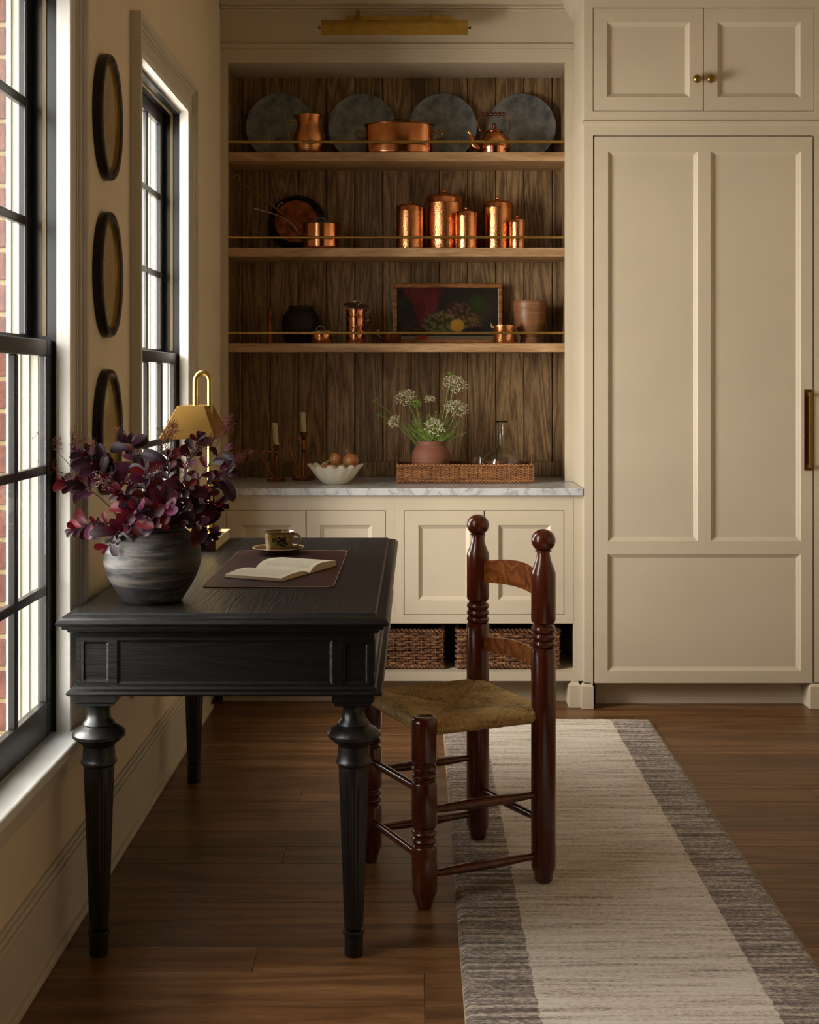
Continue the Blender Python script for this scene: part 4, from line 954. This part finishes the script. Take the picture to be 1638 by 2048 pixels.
# leather mat
mt = thing('desk_mat', (-.39, 3.69, ZD), 'brown leather desk mat with pale stitched edge under the book', 'desk mat')
def rrect(x0, x1, y0, y1, r, z, n=6):
    o = []
    for cx_, cy_, a0 in ((x1-r,y0+r,-90),(x1-r,y1-r,0),(x0+r,y1-r,90),(x0+r,y0+r,180)):
        for k in range(n+1): a = R(a0+90*k/n); o.append((cx_+r*math.cos(a), cy_+r*math.sin(a), z))
    return o
mx0, mx1, my0, my1 = -.5635, -.218, 3.338, 4.045
def slab(x0, x1, y0, y1, r, z0, z1):
    a = rrect(x0,x1,y0,y1,r,z0); b = rrect(x0,x1,y0,y1,r,z1); n = len(a)
    return MB().add(a+b, [tuple(reversed(range(n))), tuple(range(n,2*n))] + [(k,(k+1)%n,n+(k+1)%n,n+k) for k in range(n)])
slab(mx0, mx1, my0, my1, .022, ZD+.0002, ZD+.0026).build('leather', M['leather'], mt, bevel=.0008)
pp = rrect(mx0+.0004, mx1-.0004, my0+.0004, my1-.0004, .022, ZD+.0026); MB().tube(pp+[pp[0]], .0011, 6).build('edge_stitching', M['stitch'], mt)
ZM = ZD+.0028
# saucer and cup
Y = 3.985; cx = X(557,Y)
sa = thing('saucer', (cx, Y, ZM), 'oatmeal glazed saucer under the mustard cup on the desk mat', 'saucer')
MB().lathe([(.0001,.0),(.040,0),(.042,.001),(.043,.004),(.060,.008),(.080,.016),(.0805,.0175),(.079,.018)], (cx,Y,ZM+.0004), 64, cap=True).build('foot', M['saucerb'], sa, smooth=50)
MB().lathe([(.0801,.0175),(.0812,.0186),(.080,.0196),(.060,.0125),(.040,.0085),(.0001,.0080)], (cx,Y,ZM+.0004), 64).build('dish', M['saucer'], sa, smooth=50)
zcup = ZM+.0098
cu = thing('tea_cup', (cx+.002, Y, zcup), 'mustard glazed tea cup with a dark blossom print on its saucer', 'cup')
h = .0585
MB().lathe([(.0001,0),(.032,0),(.036,.002),(.0405,.007),(.043,.02),(.0455,.04),(.0478,h-.003),(.0485,h),(.0472,h+.0006),(.045,h-.004),(.042,.02),(.037,.008),(.0001,.006)], (cx+.002,Y,zcup), 64).build('bowl', M['cup'], cu, smooth=50)
pts = [(.044,.050),(.055,.0505),(.064,.045),(.067,.034),(.063,.021),(.053,.012),(.0425,.010)]
MB().tube([(cx+.002+a, Y-.004, zcup+b) for a,b in pts], [.0045,.0052,.005,.0048,.0045,.0045,.005], 10, flat=.75).build('handle', M['cup'], cu, smooth=60)
# open book
bkc = Vector((-.3805, 3.5985, ZM)); bo = thing('open_book', bkc, 'open paperback book lying face up on the leather mat', 'book')
u_ = Vector((.912,-.41,0)); v_ = Vector((.41,.912,0)); pwid, phei = .157, .178
def block(sgn, th, name, mat, uv=False, z0=0):
    n = 14; top = []; bot = []
    m = MB()
    for i in range(n+1):
        s = i/n; d = sgn*(s*pwid + .0)
        z = th*(1 - (1-s)**6)*(1-.25*s) + .004*math.sin(PI*s)
        for e in (-1, 1):
            p = bkc + u_*(e*phei/2) + v_*d; m.v.append((p.x, p.y, p.z + z0 + .0016 + max(z,.0006)))
    nt = len(m.v)
    for i in range(n+1):
        s = i/n; d = sgn*(s*pwid)
        for e in (-1,1):
            p = bkc + u_*(e*phei/2) + v_*d; m.v.append((p.x, p.y, p.z + z0 + .0016))
    for i in range(n): m.f += [(i*2,i*2+1,i*2+3,i*2+2), (nt+i*2,nt+i*2+2,nt+i*2+3,nt+i*2+1), (i*2,i*2+2,nt+i*2+2,nt+i*2), (i*2+1,nt+i*2+1,nt+i*2+3,i*2+3)]
    m.f += [(0,nt,nt+1,1), (2*n,2*n+1,nt+2*n+1,nt+2*n)]
    return m, n
for sgn, th, nm in ((-1,.010,'near_pages'), (1,.019,'far_pages')):
    m, n = block(sgn, th, nm, None); o = m.build(nm, M['paper'], bo, smooth=40)
    # printed leaf lying on the block
    q = MB()
    for i in range(n+1):
        s = i/n; z = max(th*(1-(1-s)**6)*(1-.25*s) + .004*math.sin(PI*s), .0006)
        for e in (-1,1):
            p = bkc + u_*(e*phei/2*.998) + v_*(sgn*s*pwid*.998); q.v.append((p.x, p.y, p.z+.0016+z+.0004))
    q.f = [(i*2,i*2+1,i*2+3,i*2+2) for i in range(n)]
    lf = q.build('page', M['page'], o, smooth=60); uv = lf.data.uv_layers.new(name='UVMap')
    for poly in lf.data.polygons:
        for li in poly.loop_indices:
            vi = lf.data.loops[li].vertex_index; uv.data[li].uv = ((vi//2)/n, vi % 2)
m = MB(); c4 = [bkc + u_*(e*(phei/2+.002)) + v_*(f_*(pwid+.002)) for e, f_ in ((-1,-1),(1,-1),(1,1),(-1,1))]
m.add([(p.x,p.y,p.z+.0002) for p in c4]+[(p.x,p.y,p.z+.0016) for p in c4], [(3,2,1,0),(4,5,6,7)]+[(k,(k+1)%4,4+(k+1)%4,4+k) for k in range(4)]); m.build('cover', M['cover'], bo)

# desk lamp
lx, ly = -.7315, 4.21
lp = thing('desk_lamp', (lx, ly, ZD+.0338), 'brass desk lamp with a tapered rectangular shade and looped stem', 'lamp')
ZL = ZD + .0338
bb = thing('closed_book', (-.748, 4.21, ZD), 'large closed book with brown spine and pale cover lying under the lamp', 'book')
bx0, bx1, by0, by1 = -.855, -.6405, 4.052, 4.368
MB().box(bx0+.003, bx1-.003, by0+.006, by1-.004, ZD+.0035, ZD+.030).build('pages', M['paper'], bb)
MB().box(bx0, bx1, by0+.004, by1, ZD+.0302, ZD+.0332).build('top_cover', M['pcover'], bb, bevel=.0008)
MB().box(bx0, bx1, by0+.004, by1, ZD+.0003, ZD+.0033).build('bottom_cover', M['pcover'], bb, bevel=.0008)
sp3 = MB().box(bx0, bx1, by0, by0+.0038, ZD+.0003, ZD+.0332).build('spine', M['cover'], bb, bevel=.0012)
MB().box(-.725, -.672, by0-.0006, by0+.0005, ZD+.007, ZD+.026).build('spine_label', M['iron'], sp3)
MB().box(lx-.055, lx+.075, ly-.075, ly+.075, ZL, ZL+.011).build('base', M['brassb'], lp, bevel=.0015)
m = MB(); zs0, zs1 = 1.1815, 1.2865
o0 = [(-.8215,4.05),(-.6415,4.05),(-.6415,4.37),(-.8215,4.37)]; o1 = [(-.7745,4.12),(-.6885,4.12),(-.6885,4.30),(-.7745,4.30)]
ins = lambda q, d: [(q[0][0]+d,q[0][1]+d),(q[1][0]-d,q[1][1]+d),(q[2][0]-d,q[2][1]-d),(q[3][0]+d,q[3][1]-d)]
vs = [(a,b,zs0) for a,b in o0]+[(a,b,zs1) for a,b in o1]+[(a,b,zs0) for a,b in ins(o0,.002)]+[(a,b,zs1-.002) for a,b in ins(o1,.002)]
fs = [(k,(k+1)%4,4+(k+1)%4,4+k) for k in range(4)]+[(8+k,12+k,12+(k+1)%4,8+(k+1)%4) for k in range(4)]+[(k,8+k,8+(k+1)%4,(k+1)%4) for k in range(4)]+[(4,5,6,7),(15,14,13,12)]
m.add(vs, fs); m.build('shade', M['lshade'], lp, bevel=.0008)
sx = X(420, ly); ztop = Z(745, ly)
arc = [(sx, ly, ZL+.010), (sx, ly, .95), (sx, ly, 1.1), (sx, ly, 1.25), (sx, ly, ztop-.035)]
wid = sx - lx
arc += [(lx+wid/2+wid/2*math.cos(R(a)), ly, ztop-.030+.030*math.sin(R(a))) for a in range(10, 180, 17)]
arc += [(lx, ly, ztop-.035), (lx, ly, 1.30), (lx, ly, zs1-.02)]
MB().tube(arc, .0088, 16).build('stem', M['brassb'], lp, smooth=60)
MB().lathe([(.014,.0112),(.014,.015),(.011,.017)], (sx, ly, ZL), 20).build('collar', M['brassb'], lp, smooth=40)
MB().tube([(lx,ly,zs1-.02),(lx,ly,zs1-.05)], .014, 12).build('lamp_holder', M['iron'], lp, smooth=40)
MB().ball((lx,ly,zs1-.075), .024, 16, 12).build('bulb', M['jambw'], lp, smooth=60)

# dark vase
Y = 3.148; cx = X(305,Y)
dv = thing('stoneware_vase', (cx, Y, ZD), 'round streaky black and tan stoneware vase on the desk front', 'vase')
vr = [(.0001,0),(.068,0),(.073,.003),(.080,.014),(.094,.036),(.108,.062),(.117,.088),(.1205,.110),(.118,.130),(.110,.148),(.098,.163),(.086,.173),(.080,.178),(.080,.184),(.084,.188),(.083,.191),(.077,.189),(.074,.182),(.074,.17),(.09,.14),(.0001,.10)]
MB().lathe(vr, (cx,Y,ZD+.0004), 80).build('body', M['vase'], dv, smooth=50)
for a in (R(245), R(65)):
    d = Vector((math.cos(a), math.sin(a), 0)); t3 = Vector((-d.y, d.x, 0))
    b_ = Vector((cx,Y,ZD)); pts = [b_+d*.098-t3*.016+Vector((0,0,.162)), b_+d*.112-t3*.012+Vector((0,0,.172)), b_+d*.112+Vector((0,0,.181)), b_+d*.112+t3*.012+Vector((0,0,.172)), b_+d*.098+t3*.016+Vector((0,0,.162))]
    MB().tube(pts, .005, 8).build('lug_handle', M['vase'], dv, smooth=60)
MOUTH = Vector((cx, Y, ZD+.18))

# smoke bush branches
rl = random.Random(21)
def leaf_mesh(L, Wd, cup, bend):
    m = MB(); nu, nv = 8, 5
    for i in range(nu+1):
        s = 1-(1-i/nu)**1.7; w = Wd/2*1.12*(s**.62)*max(0, 1-s**4.5)**.5 if 0 < s < 1 else .0006
        for j in range(nv):
            c = (j/(nv-1))*2-1
            m.v.append((c*w, s*L, cup*abs(c)*w + bend*L*s*s - .0))
    for i in range(nu):
        for j in range(nv-1): m.f.append((i*nv+j, i*nv+j+1, (i+1)*nv+j+1, (i+1)*nv+j))
    me = bpy.data.meshes.new('leaf'); me.from_pydata(m.v, [], m.f); me.materials.append(M['leaf'])
    for p in me.polygons: p.use_smooth = True
    return me
LM = [leaf_mesh(.052,.036,.35,-.25), leaf_mesh(.046,.034,.15,.2), leaf_mesh(.058,.036,.5,-.45), leaf_mesh(.036,.026,.25,-.1), leaf_mesh(.030,.020,.4,-.3)]
def add_leaf(par, p, d, nrm, s=1, k=None):
    me = LM[rl.randrange(5)] if k is None else LM[k]
    d = d.normalized(); x = d.cross(nrm); x = x.normalized() if x.length > 1e-4 else d.orthogonal().normalized(); z = x.cross(d)
    o = bpy.data.objects.new('leaf', me); C.objects.link(o); o.parent = par
    mt_ = Matrix(((x.x*s,d.x*s,z.x*s,0),(x.y*s,d.y*s,z.y*s,0),(x.z*s,d.z*s,z.z*s,0),(0,0,0,1))); mt_.translation = p - ORG[par.name]
    o.matrix_local = mt_
def spray(par, p0, d, L, red=False, n=26):
    m = MB(); e = d.normalized()
    for k in range(n):
        t_ = .15+.85*rl.random(); st = p0 + e*L*t_*.75
        dd = (e*rl.uniform(.1,1) + Vector((rl.uniform(-1,1), rl.uniform(-1,1), rl.uniform(-1,1)))*.8).normalized()*L*rl.uniform(.14,.34)
        en = st+dd; m.tube([st, (st+en)/2+Vector((0,0,rl.uniform(-.003,.003))), en], .00045, 3, cap=False)
        for q in range(4):
            p = en + Vector((rl.uniform(-1,1), rl.uniform(-1,1), rl.uniform(-1,1)))*.006; rad = rl.uniform(.0008,.0016)
            m.add([p+Vector(v2)*rad for v2 in ((1,0,0),(-1,0,0),(0,1,0),(0,-1,0),(0,0,1),(0,0,-1))], [(0,2,4),(2,1,4),(1,3,4),(3,0,4),(2,0,5),(1,2,5),(3,1,5),(0,3,5)])
    m.tube([p0, p0+e*L*.9], [.0011,.0005], 5)
    tag(m.build('seed_spray', M['seedr'] if red else M['seed'], par), kind='stuff')
def branch(px, py, dy, lab, leaves=11, sprays=(), start=.35, arch=.03, droop=False):
    Y = MOUTH.y + dy; tip = Vector((X(px,Y), Y, Z(py,Y)))
    a0 = math.atan2(tip.y-MOUTH.y, tip.x-MOUTH.x); base = MOUTH + Vector((math.cos(a0)*.045, math.sin(a0)*.045, -.03)) 
    mid = (MOUTH + Vector((math.cos(a0)*.05, math.sin(a0)*.05, .02)) + tip)/2 + Vector((0,0,arch+ (abs(tip.x-MOUTH.x)*.10)))
    if droop: mid = MOUTH + (tip-MOUTH)*.55 + Vector((0,0,max(0,(MOUTH.z-tip.z))*.6+.045))
    pts = [base*(1-t_)**2 + mid*2*t_*(1-t_) + tip*t_*t_ for t_ in [k/12 for k in range(13)]]
    pts[0] = MOUTH + Vector((math.cos(a0)*.03, math.sin(a0)*.03, -.02))
    br = thing('smoke_bush_branch', pts[0], lab, 'branch', 'smoke bush branches in the dark vase')
    MB().tube(pts, [.0024-.0014*k/12 for k in range(13)], 6).build('twig', M['twig'], br, smooth=60)
    leaves = int(leaves*1.45)
    for k in range(leaves):
        t_ = start + (1-start)*(k+.5)/leaves; i = min(11, int(t_*12)); p = pts[i] + (pts[i+1]-pts[i])*(t_*12-i)
        ax = (pts[i+1]-pts[i]).normalized(); a = k*2.4+rl.uniform(-.4,.4); e1 = ax.orthogonal().normalized(); e2 = ax.cross(e1)
        out = e1*math.cos(a)+e2*math.sin(a); d = ax*rl.uniform(.2,.9) + out + Vector((0,-.15,0))
        nr = Vector((rl.uniform(-.5,.5), -1, rl.uniform(0,.9)))
        add_leaf(br, p, d, nr, rl.uniform(.75,1.12), 3 if t_ > .93 else None)
    for k in range(3):
        add_leaf(br, pts[-1], (pts[-1]-pts[-3]).normalized()+Vector((rl.uniform(-.7,.7),rl.uniform(-.7,.3),rl.uniform(-.5,.5))), Vector((rl.uniform(-.6,.6),-1,.3)), rl.uniform(.6,.9), 4)
    for (sx_, sy_, ln, red) in sprays:
        q = Vector((X(sx_,Y), Y, Z(sy_,Y))); s0 = pts[8]; dd = q - s0
        MB().tube([s0, s0+dd*.5+Vector((0,0,.006)), q-dd.normalized()*ln*.4], [.0011,.0009,.0008], 5).build('side_twig', M['twig'], br)
        spray(br, q-dd.normalized()*ln*.6, dd, ln*1.2, red, 40)
branch(125,965,-.02,'smoke bush branch reaching farthest left with pale violet leaves',10,((95,880,.07,False),(100,932,.06,False)),.55)
branch(165,905,.02,'smoke bush branch rising up left towards the window sash',10,((128,885,.07,False),(150,880,.06,False)),.5)
branch(150,1060,-.05,'smoke bush branch drooping left of the vase with a broad round leaf',11,(),.45,droop=True)
branch(215,1095,-.10,'smoke bush branch hanging over the vase shoulder at front left',10,(),.4,droop=True)
branch(205,925,.03,'smoke bush branch with grey violet leaves at upper left',12,((192,895,.05,False),(215,945,.04,False)),.45)
branch(262,885,.05,'smoke bush branch with dark leaves rising at centre left',13,((240,870,.045,False),),.4)
branch(290,935,-.06,'smoke bush branch with red leaves rising at the middle front',12,((270,960,.05,False),(310,950,.05,False)),.3)
branch(240,985,-.09,'smoke bush branch leaning forward left with scarlet leaves',12,((205,965,.05,False),),.35)
branch(335,915,.02,'smoke bush branch rising in front of the far window',12,((330,880,.06,True),(345,860,.05,True)),.35)
branch(395,880,.04,'thin smoke bush branch rising towards the lamp stem with few small leaves',7,((400,895,.05,False),(425,880,.04,False)),.5)
branch(450,900,.02,'bare smoke bush branch reaching up over the lamp shade',4,((455,850,.07,True),(480,915,.07,True)),.5)
branch(455,950,-.01,'smoke bush branch reaching farthest right with dark round leaves',12,((470,925,.05,True),),.45)
branch(440,1010,.0,'smoke bush branch low at right with near black leaves',12,(),.4)
branch(425,1065,-.03,'smoke bush branch drooping right with a magenta leaf',9,(),.5,droop=True)
branch(375,975,-.08,'smoke bush branch leaning forward right with wine red leaves',12,((370,935,.05,False),),.3)
branch(330,1010,-.11,'short smoke bush branch leaning over the vase mouth at front',10,(),.3)
branch(270,1020,-.10,'short smoke bush branch over the left of the vase mouth',9,(),.3)
branch(318,1040,-.115,'short smoke bush branch spilling low over the front of the vase rim',9,(),.25)
branch(262,1048,-.10,'short smoke bush branch spilling over the front left of the vase rim',9,(),.25)
branch(362,1040,-.09,'short smoke bush branch spilling over the front right of the vase rim',9,(),.25)
branch(385,1030,.08,'short smoke bush branch at the back right of the vase',10,(),.3)

# ================================================================== chair
chr_ = thing('ladder_back_chair', (.104, 3.53, 0), 'red brown ladder back chair with ball finials and woven rush seat', 'chair')
pA, pB, pC, pD = Vector((.1818,3.765,0)), Vector((.3435,3.443,0)), Vector((.0208,3.305,0)), Vector((-.132,3.625,0))
zr = .0135
def post_back(p, z0, top):
    r = .0333; k = .9670-top
    q = lambda z: z - k
    pr = [(.0001,z0),(.019,z0),(.0245,z0+.006),(.0265,z0+.025),(.0305,z0+.034),(.0315,z0+.038),(r,z0+.042),(r,q(.640)),(.0315,q(.647)),(.026,q(.650))]
    for c in (.6585,.678,.698): pr += [(.0262,q(c-.0095)),(.0305,q(c-.0075)),(r*1.0,q(c)),(.0305,q(c+.0075)),(.0262,q(c+.0095))]
    pr += [(.026,q(.7125)),(.031,q(.716)),(r,q(.724)),(r,q(.845)),(.0325,q(.853)),(.0265,q(.868)),(.0205,q(.885)),(.0178,q(.900)),(.0180,q(.9065)),(.0225,q(.9075)),(.0225,q(.910))]
    cz, rb, hb = q(.937), .0330, .0305
    for a in range(-62, 91, 9): pr.append((max(.0001, rb*math.cos(R(a))), cz+hb*math.sin(R(a))))
    MB().lathe(pr, (p.x,p.y,0), 40).build('back_post', M['chair'], chr_, smooth=38)
post_back(pA, zr, .9720); post_back(pB, zr, .9670)
def post_front(p, z0):
    r = .0335
    pr = [(.0001,z0),(.018,z0),(.0215,z0+.008),(.025,z0+.024),(.0285,z0+.033),(.030,z0+.038),(.0325,z0+.043),(r,z0+.048),(r,.158),(.0305,.164),(.027,.166)]
    for c in (.178,.197): pr += [(.0272,c-.0085),(.031,c-.006),(r,c),(.031,c+.006),(.0272,c+.0085)]
    pr += [(.027,.209),(.031,.212),(r,.219),(r,.325),(.0305,.331),(.027,.333)]
    for c in (.345,.364): pr += [(.0272,c-.0085),(.031,c-.006),(r,c),(.031,c+.006),(.0272,c+.0085)]
    pr += [(.027,.376),(.031,.379),(r,.386),(r,.482),(.0325,.490),(.029,.4955),(.024,.497),(.019,.4945),(.0001,.494)]
    MB().lathe(pr, (p.x,p.y,0), 40).build('front_leg', M['chair'], chr_, smooth=38)
post_front(pC, .0003); post_front(pD, .0003)
def stretcher(a, b, za, zb, r0, rm, name='stretcher', flat=None):
    n = 14; pts = [(a.x+(b.x-a.x)*k/n, a.y+(b.y-a.y)*k/n, za+(zb-za)*k/n) for k in range(n+1)]
    MB().tube(pts, [r0+(rm-r0)*math.sin(PI*k/n)**.8 for k in range(n+1)], 14, flat=flat).build(name, M['chair'], chr_, smooth=60)
stretcher(pD, pC, .287, .300, .008, .0115); stretcher(pD, pC, .118, .126, .008, .0115)
stretcher(pC, pB, .252, .252, .007, .0175, flat=.8); stretcher(pC, pB, .085, .087, .007, .0165, flat=.8)
stretcher(pD, pA, .256, .256, .007, .0165, flat=.8); stretcher(pD, pA, .090, .090, .007, .0165, flat=.8)
stretcher(pA, pB, .163, .178, .008, .0125)
def slat(z0a, z1a, z0b, z1b, arch):
    m = MB(); n = 20; nb = ((pB-pA).normalized()).cross(Vector((0,0,1))); out = -nb if nb.x < 0 else nb
    out = Vector((abs(nb.x)*1, nb.y*(1 if nb.x > 0 else -1), 0))
    for k in range(n+1):
        t_ = k/n; p = pA + (pB-pA)*t_ + out*(.030*math.sin(PI*t_)); zb = z0a+(z0b-z0a)*t_; zt3 = z1a+(z1b-z1a)*t_; b_ = arch*math.sin(PI*t_)
        for d, zz_ in ((-.007, zb+b_*.45), (-.007, zt3+b_-.002), (-.004, zt3+b_), (.004, zt3+b_), (.007, zt3+b_-.002), (.007, zb+b_*.45)):
            q = p + out*d; m.v.append((q.x, q.y, zz_))
    for k in range(n):
        for j in range(6): m.f.append((k*6+j, k*6+(j+1)%6, (k+1)*6+(j+1)%6, (k+1)*6+j))
    m.f += [tuple(range(6)), tuple(n*6+j for j in reversed(range(6)))]
    m.build('back_slat', M['slat'], chr_, smooth=40)
slat(.773,.833,.773,.833,.022); slat(.572,.609,.572,.609,.018)
# rush seat: four wrapped triangles of cord
seat = MB(); ctr = (pA+pB+pC+pD)/4
off = .018
corners = [pC, pB, pA, pD]
cs = [c + (c-ctr).normalized()*off for c in corners]
zS, RR = .4665, .0225
tops = {0: .0, 1: .004, 2: .004, 3: 0}
for q in range(4):
    a, b = cs[q], cs[(q+1)%4]; n = 50; per = 4
    inw = (ctr - (a+b)/2); inw.z = 0; hd = inw.length; inw.normalize()
    prev = None; ring = []
    cols = n*per
    for k in range(cols+1):
        t_ = k/cols; s = .0019*abs(math.sin(PI*k/per)) ; e = (a + (b-a)*t_)
        dia = hd*(1-abs(2*t_-1))       # length to the diagonal
        wv = .0016*math.sin(t_*37+q) 
        pts = []
        for j in range(7):            # round the rail, outside
            al = R(-100 + 190*j/6); rr_ = RR + s
            pts.append(e + inw*(RR - math.cos(al)*rr_) + Vector((0,0,zS + math.sin(al)*rr_)))
        for j in range(1, 11):
            f_ = j/10; L = max(dia - RR, .0)
            sag = .020*(f_*dia/hd)**1.3 + .004*math.sin(f_*PI)*0
            dipd = .006*max(0,(f_-.85)/.15) if dia > .03 else 0
            pts.append(e + inw*(RR + L*f_) + Vector((0,0, zS + RR + s - sag - dipd + wv*f_)))
        ring.append(pts)
    base = len(seat.v); w = len(ring[0])
    for pts in ring: seat.v += [tuple(p) for p in pts]
    for k in range(cols):
        for j in range(w-1): seat.f.append((base+k*w+j, base+k*w+j+1, base+(k+1)*w+j+1, base+(k+1)*w+j))
    # underside
bq = [cs[k] + (ctr-cs[k]).normalized()*.03 for k in range(4)]
seat.add([(p.x,p.y,zS-RR*.95) for p in bq]+[(p.x,p.y,zS-RR*.6) for p in bq], [(3,2,1,0),(4,5,6,7)])
seat.build('rush_seat', M['rush'], chr_, smooth=60)

# ================================================================== rug
ru = thing('runner_rug', (.52, 3.2, 0), 'long cream and brown striped wool runner rug on the oak floor', 'rug')
m = MB(); x0, x1, y0, y1 = .105, .935, 1.1, 5.095; nx, ny = 84, 1250; rg = random.Random(2)
import itertools
seg_h = {}
for j in range(ny+1):
    y = y0 + (y1-y0)*j/ny; rowi = int((y-y0)/.0105); ph = ((y-y0)/.0105) % 1
    for i in range(nx+1):
        x = x0+(x1-x0)*i/nx
        key = (rowi, int((x+ (rowi*37 % 11)*.03)/.16)); 
        if key not in seg_h: seg_h[key] = rg.uniform(.0004,.0032)
        e = min(x-x0, x1-x, y-y0, y1-y); ed = min(1, e/.008)
        h = .0105 + seg_h[key]*math.sin(PI*ph) + rg.uniform(-.0005,.0005)
        m.v.append((x + rg.uniform(-.0008,.0008), y, h*(.35+.65*math.sqrt(max(ed,0)))))
for j in range(ny):
    for i in range(nx): m.f.append((j*(nx+1)+i, j*(nx+1)+i+1, (j+1)*(nx+1)+i+1, (j+1)*(nx+1)+i))
me_o = m.build('pile', M['rug'], ru, smooth=80); 
me_o.data.transform(Matrix.Translation((0,0,0)))
MB().box(x0-.002, x1+.002, y0-.002, y1+.002, .0004, .0042).build('binding', M['rugedge'], ru, bevel=.0015)

# ================================================================== oval pictures
for zc_o, lb in ((2.102, 'black oval framed drawing, top of the column beside the far window'), (1.664, 'black oval framed drawing, middle of the column beside the far window'), (1.226, 'oval framed drawing with gilt edge, lowest, behind the smoke bush leaves')):
    cy = 3.543; ov = thing('oval_picture', (WX, cy, zc_o), lb, 'picture frame', 'oval frames between the windows')
    ry_, rz_ = .124, .1755
    def oval(prof, mat, name, par, cap=False):
        mb = MB(); sg = 72
        for d, xx in prof:
            for k in range(sg): a = 2*PI*k/sg; mb.v.append((WX+.0006+xx, cy+(ry_+d)*math.cos(a), zc_o+(rz_+d)*math.sin(a)))
        for i in range(len(prof)-1):
            for k in range(sg): mb.f.append((i*sg+k, i*sg+(k+1)%sg, (i+1)*sg+(k+1)%sg, (i+1)*sg+k))
        if cap: mb.f += [tuple(range(sg)), tuple((len(prof)-1)*sg+k for k in reversed(range(sg)))]
        return mb.build(name, mat, par, smooth=45)
    oval([(-.006,0),(0,.002),(0,.018),(-.003,.025),(-.008,.028),(-.014,.027),(-.020,.023),(-.021,.020)], M['oframe'], 'frame', ov)
    oval([(-.0205,.0205),(-.0225,.0215),(-.024,.018),(-.0265,.012),(-.0285,.011)], M['gilt'], 'gilt_liner', ov)
    o = oval([(-.028,.004),(-.028,.0105)], M['draw'], 'drawing', ov, cap=True)
